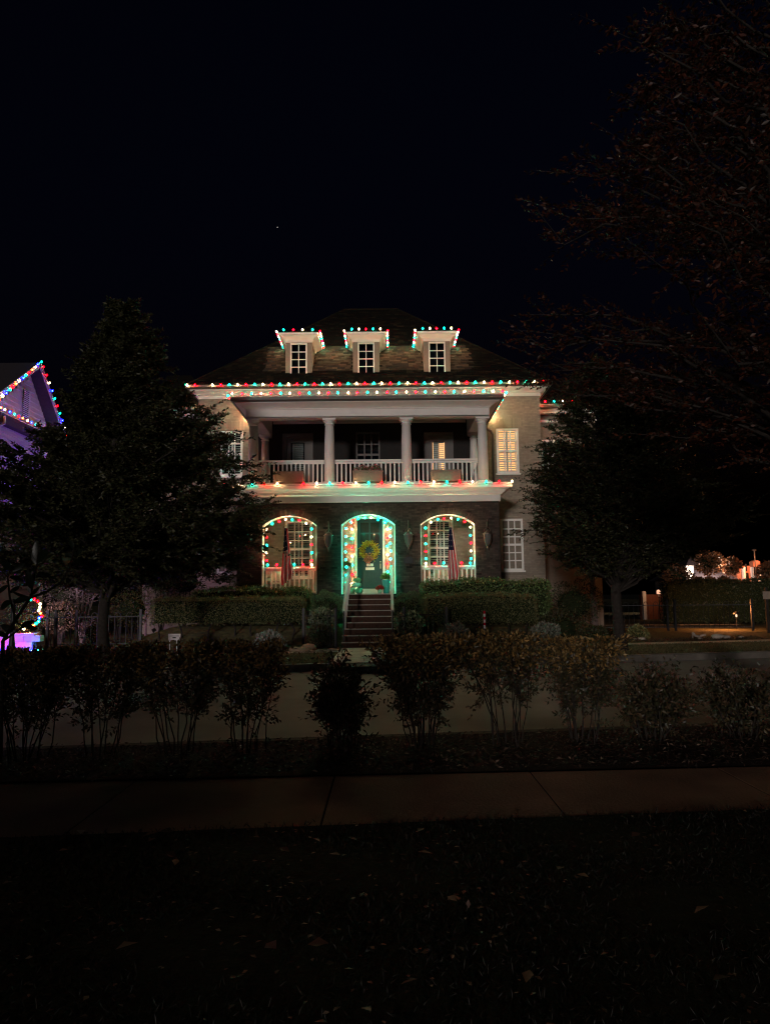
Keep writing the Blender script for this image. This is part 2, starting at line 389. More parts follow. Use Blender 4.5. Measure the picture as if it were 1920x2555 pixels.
def bricks(name, x0, x1, z0, z1, y, ops, m, parent, L=.205, Hh=.068, gap=.009, base=(.3, .25, .2), jit=.15, proud=.008):
    mb = MB(); row = 0; z = z0
    while z + Hh <= z1 + .001:
        ivs = [(x0, x1)]; zc = z+Hh/2
        for xa, xb, za, hf in ops:
            if zc < za-.01: continue
            if callable(hf):
                zt = z
                if zt > hf((xa+xb)/2): continue
                cx = (xa+xb)/2; lo, hi = cx, xb
                if hf(xb) >= zt: hi_x = xb
                else:
                    for _ in range(20):
                        md = (lo+hi)/2
                        if hf(md) > zt: lo = md
                        else: hi = md
                    hi_x = lo
                cut = (2*cx-hi_x, hi_x)
            else:
                if zc > hf+.01: continue
                cut = (xa, xb)
            nv = []
            for a, b in ivs:
                if cut[1] <= a or cut[0] >= b: nv.append((a, b))
                else:
                    if cut[0] > a: nv.append((a, cut[0]))
                    if cut[1] < b: nv.append((cut[1], b))
            ivs = nv
        for a, b in ivs:
            x = x0 - (L/2 if row % 2 else 0)
            while x < b:
                xa, xb = max(x, a), min(x+L-gap, b)
                if xb-xa > .03:
                    k = 1+jit*random.gauss(0, 1); mb.col = tuple(max(.01, c*k) for c in base)
                    p = proud*(1+.35*random.uniform(-1, 1))
                    v = [(xa, y, z), (xb, y, z), (xb, y, z+Hh-gap), (xa, y, z+Hh-gap)]
                    mb.add(v+[(q[0], y-p, q[2]) for q in v], [(4, 5, 6, 7), (0, 1, 5, 4), (1, 2, 6, 5), (2, 3, 7, 6), (3, 0, 4, 7)])
                x += L
        z += Hh; row += 1
    o = mb.build(name, m, parent, col=True); o['kind'] = 'stuff'; return o
def ubend(prof, x0, x1, yf, yb):
    mb = MB(); n = len(prof)
    for o, z in prof: mb.add([(x0-o, yb, z), (x0-o, yf-o, z), (x1+o, yf-o, z), (x1+o, yb, z)], [])
    for i in range(n-1):
        for k in range(3): mb.f.append((i*4+k, i*4+k+1, i*4+4+k+1, i*4+4+k)); mb.m.append(0)
    return mb

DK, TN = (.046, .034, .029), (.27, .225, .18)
# --- main block behind the porch
WU = (4.55, 5.45, 6.45, 8.30); WLo = (4.62, 5.52, 2.52, 4.60)      # right wing windows (x0,x1,z0,z1)
mir = lambda w: (2*XC-w[1], 2*XC-w[0], w[2], w[3])
ops = [(w[0], w[1], w[2], w[3]) for w in (WU, WLo, mir(WU), mir(WLo))]
DOOR = (XC-.53, XC+.49, ZF, 4.66)
PWL, PWR = (XC-3.42, XC-2.34, 2.32, 4.60), (XC+2.30, XC+3.32, 2.32, 4.60)
main = wall_open('main_wall', MX0, PX0, 0, 9.7, YM, .3, [o for o in ops if o[0] < XC], M['tanmortar'], H)
wall_open('main_wall', PX1, MX1, 0, 9.7, YM, .3, [o for o in ops if o[0] > XC], M['tanmortar'], H)
bricks('brickwork', PX1+.01, MX1-.003, .45, 9.64, YM-.001, [o for o in ops if o[0] > XC], M['tanbrick'], H, base=TN, jit=.08)
bricks('brickwork', MX0+.003, PX0-.01, .45, 9.64, YM-.001, [o for o in ops if o[0] < XC], M['tanbrick'], H, base=TN, jit=.08)
porch_ops = [DOOR, PWL, PWR]
wall_open('porch_back_wall', PX0, PX1, ZF, 5.2, YM, .3, porch_ops, M['tanmortar'], H)
bricks('brickwork', PX0+.3, PX1-.3, ZF+.02, 5.1, YM-.001, porch_ops, M['tanbrick'], H, base=TN, jit=.09)
BDL, BDR, BWM = (XC-3.42, XC-2.42, ZB, 8.06), (XC+2.34, XC+3.28, ZB, 8.05), (XC-.55, XC+.42, 6.35, 8.2)
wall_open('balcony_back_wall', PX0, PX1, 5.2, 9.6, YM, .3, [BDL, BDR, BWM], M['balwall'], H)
mb = MB(); mb.box(MX0, MX0+.3, YM+.3, 41, 0, 9.7); mb.box(MX1-.3, MX1, YM+.3, 41, 0, 9.7); mb.box(MX0, MX1, 41, 41.3, 0, 9.7); mb.box(MX0+.3, MX1-.3, YM+1.2, YM+1.3, .3, 9.6)
mb.build('side_wall', M['tanmortar'], H)
mb = MB(); mb.box(MX0+.3, MX1-.3, YM+.9, YM+1.15, .3, 9.6); mb.build('interior_backing', M['dark'], H)
# --- porch front with three arches
AW = .975
arches = [(XC-2.83-AW, XC-2.83+AW, 1.66, arch_h(XC-2.83-AW, XC-2.83+AW, 4.12, 4.48)), (XC-.02-AW+.02, XC+AW-.02, ZF-.01, arch_h(XC-AW, XC+AW-.02, 4.13, 4.51)), (XC+2.84-AW, XC+2.84+AW, 1.66, arch_h(XC+2.84-AW, XC+2.84+AW, 4.12, 4.48))]
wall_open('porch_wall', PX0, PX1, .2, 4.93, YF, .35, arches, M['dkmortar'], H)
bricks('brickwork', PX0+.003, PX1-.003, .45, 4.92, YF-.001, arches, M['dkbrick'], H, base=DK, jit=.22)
for x in (PX0, PX1-.35): MB().box(x, x+.35, YF+.35, YM, .2, 4.93).build('porch_side_wall', M['dkmortar'], H)
MB().box(PX0+.35, PX1-.35, YF+.35, YM, 1.4, ZF).build('porch_floor', M['concrete'], H)
MB().box(PX0+.35, PX1-.35, YF+.35, YM, 4.95, 5.0).build('porch_ceiling', M['cream'], H)
MB().box(PX0, PX1, YF, YM, 5.35, ZB).build('balcony_floor', M['cream'], H)
for xa, xb, za, hf in arches:                        # white arch trim, brick voussoirs round each arch
    mb = MB(); pts = [(xa, za)] + [(xa+(xb-xa)*k/20, hf(xa+(xb-xa)*k/20)) for k in range(21)] + [(xb, za)]
    cx = (xa+xb)/2
    for (ax, az), (bx, bz) in zip(pts[:-1], pts[1:]):
        sc = lambda x, z: (cx+(x-cx)*.972, z-.024 if z > za+.2 else z)
        a2, b2 = sc(ax, az), sc(bx, bz)
        y0, y1 = YF+.05, YF+.33
        vs = [(ax, y0, az), (bx, y0, bz), (b2[0], y0, b2[1]), (a2[0], y0, a2[1])]
        mb.add(vs+[(q[0], y1, q[2]) for q in vs], [(0, 1, 2, 3), (7, 6, 5, 4), (3, 2, 6, 7)])
    mb.build('arch_trim', M['white'], H)
    nb = 24; mb0 = None
    for k in range(nb):
        t = (k+.5)/nb; x = xa+(xb-xa)*t; dz = (hf(x+.01)-hf(x-.01))/.02; nv = Vector((-dz, 0, 1)).normalized()
        p = Vector((x, YF-.008, hf(x))) + nv*.12
        if 'vous' not in M:
            M['vous'] = MB().box(-.036, .036, -.008, .008, -.105, .105).mesh('voussoir', mat('dark_brick_voussoir', (.055, .04, .034), .85, .2, .2, 12, oinfo=.3))
        inst('voussoir', M['vous'], p, H, Quaternion((0, 1, 0), -math.atan2(dz, 1)))
# --- lower entablature, upper entablature
ubend([(.0, 4.93), (.05, 4.93), (.05, 5.16), (.09, 5.165), (.13, 5.20), (.13, 5.235), (.19, 5.24), (.19, 5.27), (.22, 5.285), (.24, 5.33), (.32, 5.355), (.32, 5.375), (.42, 5.385), (.42, 5.545), (.0, 5.56)], PX0, PX1, YF, YM).build('porch_cornice', M['cream'], H)
BH = 4.42; BX0, BX1 = XC-BH, XC+BH
mb = ubend([(-.02, 8.16), (.0, 8.06), (.0, 8.10), (.015, 8.105), (.015, 8.36), (.05, 8.37), (.05, 8.40), (.10, 8.43), (.16, 8.47), (.30, 8.53), (.36, 8.55), (.36, 8.57)], BX0, BX1, YF, YM)
mb.build('balcony_beam', M['cream'], H)
mb = MB(); mb.box(BX0, BX1, YF, YF+.45, 8.07, 8.12); mb.box(BX0, BX0+.45, YF+.45, YM, 8.07, 8.12); mb.box(BX1-.45, BX1, YF+.45, YM, 8.07, 8.12)
mb.box(BX0+.45, BX1-.45, YF+.448, YF+.452, 8.07, 8.70); mb.box(BX0+.447, BX0+.453, YF+.46, YM, 8.07, 8.70); mb.box(BX1-.453, BX1-.447, YF+.46, YM, 8.07, 8.70)
mb.box(BX0+.1, BX1-.1, YF+.1, YM, 8.70, 8.73); mb.box(BX0+.5, BX1-.5, YM-.08, YM-.002, 8.58, 8.695)
mb.build('balcony_soffit', M['cream'], H)
ubend([(.36, 8.575), (.47, 8.58), (.50, 8.62), (.50, 8.74), (.47, 8.745), (.46, 8.70), (.36, 8.70)], BX0, BX1, YF, YM).build('porch_gutter', M['gutter'], H)
x0, x1, y0 = BX0-.45, BX1+.45, YF-.45
MB().add([(x0, y0, 8.74), (x1, y0, 8.74), (x1, YM, 8.74), (x0, YM, 8.74), (x0+1.0, YM, 9.3), (x1-1.0, YM, 9.3)], [(0, 1, 5, 4), (1, 2, 5), (3, 0, 4)]).build('porch_roof', M['roofdeck'], H)
# --- main eave
EX0, EX1, EY, EZ = XC-MH-.5, XC+MH+.38, 29.2, 10.12
ubend([(.0, 9.66), (.03, 9.66), (.03, 9.78), (.08, 9.80), (.14, 9.86), (.26, 9.93), (.30, 9.95), (.30, 9.985)], MX0, MX1, YM, 32.6).build('eave_frieze', M['cream'], H)
ubend([(.30, 9.99), (.40, 9.995), (.44, 10.03), (.44, 10.13), (.41, 10.135), (.40, 10.08), (.30, 10.08)], MX0, MX1, YM, 32.6).build('main_gutter', M['gutter'], H)
# --- roof
PR, T = .90, 6.1
RX0, RX1 = MX0-.42, MX1+.42; RY = YM-.42
def rz(y): return EZ + .03 + (y-RY)*PR
ry2 = RY+T; zr = rz(ry2); YB = 41.7
roof = MB().add([(RX0, RY, rz(RY)), (RX1, RY, rz(RY)), (RX1-T, ry2, zr), (RX0+T, ry2, zr), (RX0, YB, EZ), (RX1, YB, EZ), (RX1-T, YB-T+.3, zr), (RX0+T, YB-T+.3, zr)],
     [(0, 1, 2, 3), (1, 5, 6, 2), (5, 4, 7, 6), (4, 0, 3, 7), (3, 2, 6, 7)]).build('roof', M['roofdeck'], H)
sl = math.sqrt(1+PR*PR); ex = .17; u = Vector((0, 1/sl, PR/sl)); nn = Vector((0, -PR/sl, 1/sl))
mbs = MB(); singles = []; j = 0
DX = [XC-2.93, XC-.12, XC+2.83]
q_roof = Matrix(((1, 0, 0), (0, u.y, nn.y), (0, u.z, nn.z))).to_quaternion() @ Quaternion((1, 0, 0), math.radians(-4.5))
while j*ex < T*sl-.1:
    s0 = j*ex; yb = RY + s0/sl; zb = rz(RY)+s0*PR/sl; tt = yb-RY
    xa, xb = RX0+tt, RX1-tt; x = xa - random.uniform(0, .2)
    while x < xb-.03:
        w = random.choice((.16, .22, .27, .32)); a, b = max(x, xa), min(x+w-.006, xb); x += w
        if b-a < .05: continue
        th = random.choice((.012, .018, .026)); o = Vector((0, yb, zb)) + nn*.004
        cx = (a+b)/2
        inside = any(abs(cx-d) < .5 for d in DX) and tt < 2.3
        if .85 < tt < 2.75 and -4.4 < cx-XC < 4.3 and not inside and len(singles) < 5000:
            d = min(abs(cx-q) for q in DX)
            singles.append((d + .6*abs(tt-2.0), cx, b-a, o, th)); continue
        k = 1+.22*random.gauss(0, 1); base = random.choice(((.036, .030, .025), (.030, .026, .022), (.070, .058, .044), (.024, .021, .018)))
        mbs.col = tuple(max(.008, .26*c*k) for c in base)  # darkened in colour: painted falloff away from the dormer bulbs
        p0 = o + u*0; p1 = o + u*(ex*1.15)
        v = [Vector((xx, 0, 0))+pp+nn*hh for pp, hh in ((p0, th), (p1, .003)) for xx in (a, b)] + [Vector((a, 0, 0))+p0, Vector((b, 0, 0))+p0]
        mbs.add(v, [(0, 1, 3, 2), (4, 5, 1, 0), (4, 0, 2), (5, 3, 1)])
    j += 1
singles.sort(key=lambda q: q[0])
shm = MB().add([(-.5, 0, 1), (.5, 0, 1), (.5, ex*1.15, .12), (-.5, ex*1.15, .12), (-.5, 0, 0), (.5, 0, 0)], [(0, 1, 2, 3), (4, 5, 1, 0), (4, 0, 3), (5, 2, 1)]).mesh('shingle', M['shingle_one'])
qr = Matrix(((1, 0, 0), (0, u.y, nn.y), (0, u.z, nn.z))).to_quaternion()
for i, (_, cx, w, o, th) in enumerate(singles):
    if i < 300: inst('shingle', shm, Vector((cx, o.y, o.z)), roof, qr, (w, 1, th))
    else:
        k = 1+.3*random.gauss(0, 1); mbs.col = tuple(max(.03, c*k) for c in random.choice(((.036, .030, .025), (.030, .026, .022), (.070, .058, .044))))  # left lighter, dormer bulb glow put into the colour
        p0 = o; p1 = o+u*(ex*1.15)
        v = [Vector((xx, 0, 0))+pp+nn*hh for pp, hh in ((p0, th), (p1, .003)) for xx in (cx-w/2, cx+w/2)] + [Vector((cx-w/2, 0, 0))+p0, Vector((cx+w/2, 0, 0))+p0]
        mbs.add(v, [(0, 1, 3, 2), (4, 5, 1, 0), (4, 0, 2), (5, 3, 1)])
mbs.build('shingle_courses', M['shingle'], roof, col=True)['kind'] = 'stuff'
mb = MB(); mb.tube([(RX0, RY, EZ+.03), (RX0+T, ry2, zr+.04)], .05, 6); mb.tube([(RX1, RY, EZ+.03), (RX1-T, ry2, zr+.04)], .05, 6); mb.tube([(RX0+T, ry2, zr+.04), (RX1-T, ry2, zr+.04)], .05, 6)
mb.build('ridge_cap', M['roofdeck'], roof)

# --- windows
lit = emat('warm_lit_room', (1.0, .45, .18), 1.7)
def window(w, Y, cols, rows, parent, slats=0, back=None, mid=True, casing=.085, name='window', fr='white', slatmat=None):
    x0, x1, z0, z1 = w; f = casing
    mb = MB(); mb.box(x0, x1, Y-.05, Y+.08, z1-f, z1); mb.box(x0, x1, Y-.05, Y+.08, z0, z0+f); mb.box(x0, x0+f, Y-.05, Y+.08, z0+f, z1-f); mb.box(x1-f, x1, Y-.05, Y+.08, z0+f, z1-f)
    win = mb.build(name, M[fr], parent)
    MB().box(x0-.05, x1+.05, Y-.10, Y-.052, z0-.06, z0+.005).build('sill', M[fr], win)
    mb = MB(); ix0, ix1, iz0, iz1 = x0+f, x1-f, z0+f, z1-f; cw, chh = (ix1-ix0)/cols, (iz1-iz0)/rows
    for c in range(1, cols): mb.box(ix0+c*cw-.023, ix0+c*cw+.023, Y-.015, Y+.03, iz0, iz1)
    for r in range(1, rows):
        t = .042 if mid and r == rows//2 else .022
        mb.box(ix0, ix1, Y-.018 if t < .03 else Y-.03, Y+.028, iz0+r*chh-t, iz0+r*chh+t)
    mb.build('muntin', M[fr], win)
    pm = MB().box(-cw/2, cw/2, -.002, .002, -chh/2, chh/2).mesh('pane', M['glass'])
    for c in range(cols):
        for r in range(rows): inst('pane', pm, (ix0+(c+.5)*cw, Y+.04, iz0+(r+.5)*chh), win)
    MB().box(x0, x1, Y+.30, Y+.32, z0, z1).build('room_backdrop', back or M['dark'], win)
    if slats:
        n = int((iz1-iz0)/.09); sx = (ix1-ix0)/2
        sm = MB().bar((-sx/2+.045, 0, 0), (sx/2-.045, 0, 0), .075, .008).mesh('louvre_slat', slatmat or M['slat'])
        q = Quaternion((1, 0, 0), math.radians(slats))
        for k in range(n):
            for c in (0, 1): inst('louvre_slat', sm, (ix0+(c+.5)*sx, Y+.14, iz0+(k+.5)*(iz1-iz0)/n), win, q)
        mb = MB()
        for x in (ix0+.02, ix0+sx-.02, ix0+sx+.02, ix1-.02): mb.box(x-.018, x+.018, Y+.12, Y+.16, iz0, iz1)
        mb.build('shutter_stile', slatmat or M['white'], win)
    return win
window(WU, YM, 3, 4, H, slats=42, back=lit)
window(WLo, YM, 3, 6, H, slats=48)
window(mir(WU), YM, 3, 4, H, slats=42); window(mir(WLo), YM, 3, 6, H, slats=48)
window(PWL, YM, 3, 6, H, slats=50); window(PWR, YM, 3, 6, H, slats=50)
M['shadegrey'] = mat('shade_grey_balcony_trim', (.13, .12, .115), .6, .3, .05, 5)  # trim greyed in its colour to stand for the balcony shade
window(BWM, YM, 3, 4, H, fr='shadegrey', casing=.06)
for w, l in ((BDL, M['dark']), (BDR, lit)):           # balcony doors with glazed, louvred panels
    x0, x1, z0, z1 = w
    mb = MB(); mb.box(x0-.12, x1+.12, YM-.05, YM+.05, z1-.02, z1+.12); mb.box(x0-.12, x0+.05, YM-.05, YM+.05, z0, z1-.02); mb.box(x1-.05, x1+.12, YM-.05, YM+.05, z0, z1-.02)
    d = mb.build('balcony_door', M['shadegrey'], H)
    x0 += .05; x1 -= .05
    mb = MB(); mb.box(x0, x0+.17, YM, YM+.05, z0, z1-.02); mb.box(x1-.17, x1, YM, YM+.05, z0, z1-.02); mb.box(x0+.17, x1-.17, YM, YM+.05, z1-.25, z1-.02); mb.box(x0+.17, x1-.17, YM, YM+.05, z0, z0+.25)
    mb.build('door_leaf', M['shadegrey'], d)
    MB().box(x0+.17, x1-.17, YM+.02, YM+.025, z0+.25, z1-.25).build('pane', M['glass'], d)
    MB().box(x0+.17, x1-.17, YM+.2, YM+.21, z0+.25, z1-.25).build('room_backdrop', l, d)
    n = 24; hh = (z1-z0-.5)/n; sm = MB().bar((-.22, 0, 0), (.22, 0, 0), .07, .008).mesh('louvre_slat', M['white'])
    for k in range(n): inst('louvre_slat', sm, ((x0+x1)/2, YM+.10, z0+.25+(k+.5)*hh), d, Quaternion((1, 0, 0), math.radians(40)))
    MB().box((x0+x1)/2-.22, (x0+x1)/2+.02 if l is lit else (x0+x1)/2-.18, YM+.15, YM+.16, z0+.25, z1-.25).build('shutter_stile', M['white'], d)
# soldier-course lintels over the right and left upper windows
sol = MB().box(-.031, .031, -.014, .014, -.2, .2).mesh('brick', mat('tan_lintel_brick', TN, .8, .2, .1, 12, oinfo=.14))
for w in (WU, mir(WU)):
    n = 17
    for k in range(n): inst('brick', sol, (w[0]-.14+(w[1]-w[0]+.28)*(k+.5)/n, YM-.012, w[3]+.24), H)
    MB().box(w[0]-.12, w[1]+.12, YM-.05, YM-.0, w[2]-.17, w[2]-.065).build('brick_sill', M['tanmortar'], H)
MB().box(WLo[0]-.1, WLo[1]+.1, YM-.05, YM-.0, WLo[2]-.17, WLo[2]-.065).build('brick_sill', M['tanmortar'], H)

# --- front door
x0, x1, z0, z1 = DOOR
mb = MB(); mb.box(x0-.09, x1+.09, YM-.06, YM+.04, z1, z1+.1); mb.box(x0-.09, x0, YM-.06, YM+.04, z0, z1); mb.box(x1, x1+.09, YM-.06, YM+.04, z0, z1); mb.box(x0, x1, YM-.16, YM+.04, z0, z0+.2)
mb.build('door_frame', M['white'], H)
door = MB().box(x0+.004, x1-.004, YM+.06, YM+.10, z0+.2, z1-.004).build('front_door', M['door'], H)
def rail_boxes(mb, xs, zs, y0, y1):
    for (a, b), (c, d) in zip(xs, zs): mb.box(a, b, y0, y1, c, d)
wd = x1-x0
mb = MB(); y0_, y1_ = YM+.035, YM+.058
zt = z1-.004; zg0 = z0+1.98
mb.box(x0+.004, x0+.13, y0_, y1_, z0+.2, zt); mb.box(x1-.13, x1-.004, y0_, y1_, z0+.2, zt)
mb.box(x0+.13, x1-.13, y0_, y1_, zt-.14, zt); mb.box(x0+.13, x1-.13, y0_, y1_, zg0-.12, zg0); mb.box(x0+.13, x1-.13, y0_, y1_, z0+.2, z0+.45)
xm = (x0+x1)/2; zm = (zg0+zt-.14)/2
mb.box(xm-.03, xm+.03, y0_, y1_, zg0, zt-.14); mb.box(x0+.13, xm-.03, y0_, y1_, zm-.03, zm+.03); mb.box(xm+.03, x1-.13, y0_, y1_, zm-.03, zm+.03)
mb.build('door_stile', M['door'], door)
for a, b in ((x0+.13, xm-.03), (xm+.03, x1-.13)):
    for c, d in ((zg0, zm-.03), (zm+.03, zt-.14)): MB().box(a, b, YM+.046, YM+.05, c, d).build('pane', mat('dark_door_glass', (.03, .03, .028), .08, .6), door)
for a, b in ((x0+.19, xm-.03), (xm+.03, x1-.19)): MB().box(a, b, YM+.045, YM+.058, z0+.5, zg0-.17).build('door_panel', M['door'], door)
hb = MB(); hb.lathe([(.0, 0), (.03, .005), (.03, .03), (.0, .035)], (x1-.09, YM+.0, z0+1.25), 10); hb.box(x1-.105, x1-.075, YM+.01, YM+.034, z0+1.0, z0+1.2); hb.build('door_handle', M['gold'], door)

# --- columns
def column(x, y, zb, zt, r0, r1, n=20):
    mb = MB(); hh = zt-zb
    prof = [(r0*1.0, .14), (r0*.985, hh*.33), (r0*.94, hh*.6), (r1, hh-.22)]
    mb.lathe(prof, (x, y, zb), n); c = mb.build('column', M['cream'], H, smooth=True)
    MB().lathe([(r1+.004, hh-.235), (r1+.03, hh-.225), (r1+.03, hh-.20), (r1, hh-.19), (r1, hh-.15), (r1+.05, hh-.11), (r1+.08, hh-.07)], (x, y, zb), n).build('capital', M['cream'], c, smooth=True)
    MB().box(x-r1-.09, x+r1+.09, y-r1-.09, y+r1+.09, zt-.069, zt-.002).build('abacus', M['cream'], c)
    mb = MB(); mb.lathe([(r0+.07, .062), (r0+.085, .08), (r0+.085, .10), (r0+.05, .125), (r0+.01, .142)], (x, y, zb), n); mb.box(x-r0-.09, x+r0+.09, y-r0-.09, y+r0+.09, zb+.001, zb+.06)
    mb.build('column_base', M['cream'], c)
CXs = [XC-4.2, XC-1.41, XC+1.41, XC+4.2]
for x in CXs: column(x, YF+.29, ZB, 8.06, .195, .155)
for x in (XC-4.2, XC+4.2): column(x, YM-.26, ZB, 8.06, .17, .135)
# --- balcony railing and porch railings: every baluster its own part
def railing(a, b, z0, z1, step, bw, name='railing', two=False):
    a = Vector(a); b = Vector(b); L = (b-a).length
    mb = MB(); mb.bar((a.x, a.y, z1-.03), (b.x, b.y, z1-.03), .11, .06)
    if two: mb.bar((a.x, a.y, z1-.105), (b.x, b.y, z1-.105), .06, .07)
    mb.bar((a.x, a.y, z0+.03), (b.x, b.y, z0+.03), .07, .055)
    r = mb.build(name, M['white'], H)
    n = int(round(L/step)); bm = MB().box(-bw/2, bw/2, -bw/2, bw/2, z0+.055, z1-(.14 if two else .058)).mesh('baluster', M['white'])
    for k in range(n):
        p = a.lerp(b, (k+.5)/n); inst('baluster', bm, (p.x, p.y, 0), r)
for i in range(3): railing((CXs[i]+.2, YF+.30, 0), (CXs[i+1]-.2, YF+.30, 0), ZB+.06, ZB+.94, .158, .05, 'balcony_railing', True)
for x in (CXs[0], CXs[3]): railing((x, YF+.5, 0), (x, YM-.45, 0), ZB+.06, ZB+.94, .16, .05, 'balcony_railing', True)
for xa, xb, za, hf in (arches[0], arches[2]): railing((xa+.05, YF+.2, 0), (xb-.05, YF+.2, 0), ZF+.05, ZF+.98, .175, .055, 'porch_railing', True)
# --- dormers
for i, dx in enumerate(DX):
    y0 = 30.02; hw = .55; zb0 = rz(y0)-.05; zt = 12.20
    yr = RY + (zt-rz(RY))/PR
    mb = MB()
    for s in (-1, 1): mb.box(dx+s*hw-(.2 if s > 0 else 0), dx+s*hw+(.2 if s < 0 else 0), y0, y0+.05, 10.66, zt)
    mb.box(dx-hw+.2, dx+hw-.2, y0, y0+.05, 10.45, 10.68); mb.box(dx-hw+.2, dx+hw-.2, y0, y0+.05, 12.1, zt); mb.box(dx-hw, dx-hw+.2, y0, y0+.05, 10.4, 10.66); mb.box(dx+hw-.2, dx+hw, y0, y0+.05, 10.4, 10.66)
    for s in (-1, 1):
        x = dx+s*hw; xi = x-s*.05
        v = [(x, y0+.05, 10.3), (x, y0+.05, zt), (x, yr+.1, zt), (xi, y0+.05, 10.3), (xi, y0+.05, zt), (xi, yr+.1, zt)]
        mb.add(v, [(0, 1, 2), (5, 4, 3), (0, 3, 4, 1), (0, 2, 5, 3)])
    d = mb.build('dormer', M['dormer'], H)
    MB().box(dx-hw+.06, dx+hw-.06, y0+.4, y0+.45, 10.7, zt).build('room_backdrop', M['dark'], d)
    # sash: frame, muntins and eight panes
    wx0, wx1, wz0, wz1 = dx-.345, dx+.345, 10.70, 12.10
    mb = MB(); f = .05
    mb.box(wx0, wx1, y0-.04, y0+.04, wz1-f, wz1); mb.box(wx0, wx1, y0-.04, y0+.04, wz0, wz0+f); mb.box(wx0, wx0+f, y0-.04, y0+.04, wz0+f, wz1-f); mb.box(wx1-f, wx1, y0-.04, y0+.04, wz0+f, wz1-f)
    mb.build('window_frame', M['white'], d)
    mb = MB(); ch = (wz1-wz0-2*f)/4; cw = (wx1-wx0-2*f)/2; mb.box(dx-.014, dx+.014, y0-.02, y0+.02, wz0+f, wz1-f)
    for r in (1, 2, 3): mb.box(wx0+f, wx1-f, y0-.022, y0+.018, wz0+f+r*ch-.013, wz0+f+r*ch+.013)
    mb.build('muntin', M['white'], d)
    if i == 0: pmesh = MB().box(-cw/2, cw/2, -.002, .002, -ch/2, ch/2).mesh('pane', M['glass'])
    for c in (-.5, .5):
        for r in range(4): inst('pane', pmesh, (dx+c*cw, y0+.03, wz0+f+(r+.5)*ch), d)
    cor = ubend([(.0, 12.13), (.04, 12.13), (.05, 12.22), (.10, 12.27), (.20, 12.34), (.23, 12.36), (.23, 12.39)], dx-hw, dx+hw, y0, yr+.25)
    cor.add([(dx-hw-.23, y0-.23, 12.36), (dx+hw+.23, y0-.23, 12.36), (dx+hw+.23, yr+.2, 12.36), (dx-hw-.23, yr+.2, 12.36)], [(0, 1, 2, 3)])
    cor.build('dormer_cornice', M['cream'], d)
    ubend([(.23, 12.395), (.27, 12.40), (.28, 12.47), (.24, 12.48)], dx-hw, dx+hw, y0, yr+.3).build('dormer_gutter', M['white'], d)
    z2 = 12.48; o = .26; yb = yr+.55
    MB().add([(dx-hw-o, y0-o, z2), (dx+hw+o, y0-o, z2), (dx+hw+o, yb, z2), (dx-hw-o, yb, z2), (dx, y0+.5, z2+.2), (dx, yb+.3, z2+.2)], [(0, 1, 4), (1, 2, 5, 4), (3, 0, 4, 5)]).build('dormer_roof', M['roofdeck'], d)
# --- downspout, side wings
MB().tube([(3.85, YM-.35, 8.5), (3.95, YM-.30, 8.28), (4.32, YM-.1, 8.20), (4.40, YM-.08, 8.05), (4.40, YM-.08, 5.7), (4.40, YM-.08, .7)], .05, 8).build('downspout', M['gutter'], H)
for s in (-1, 1):
    xa, xb = (MX1, MX1+3.2) if s > 0 else (MX0-3.2, MX0)
    ww = (xa+.42, xa+1.32, 6.95, 8.5) if s > 0 else (xb-1.32, xb-.42, 6.95, 8.5)
    wl = (xa+1.05, xa+1.3, 3.0, 4.1) if s > 0 else (xb-1.3, xb-1.05, 3.0, 4.1)
    wall_open('wing_wall', xa, xb, 0, 9.65, 33.0, .3, [(ww[0], ww[1], ww[2], ww[3])], M['tanmortar'], H)
    if s > 0: window(ww, 33.0, 3, 4, H)
    mb = MB(); mb.box(xa, xb+.02, 32.9, 33, 9.3, 9.42); mb.box(xa, xb, 32.7, 33.0, 9.66, 9.9); mb.build('wing_frieze', M['cream'], H)
    MB().box(xa, xb+.1, 32.55, 32.7, 9.9, 10.05).build('wing_gutter', M['gutter'], H)
    MB().add([(xa, 32.6, 10.05), (xb, 32.6, 10.05), (xb-2, 36, 12.6), (xa, 36, 12.6)], [(0, 1, 2, 3)]).build('wing_roof', M['roofdeck'], H)
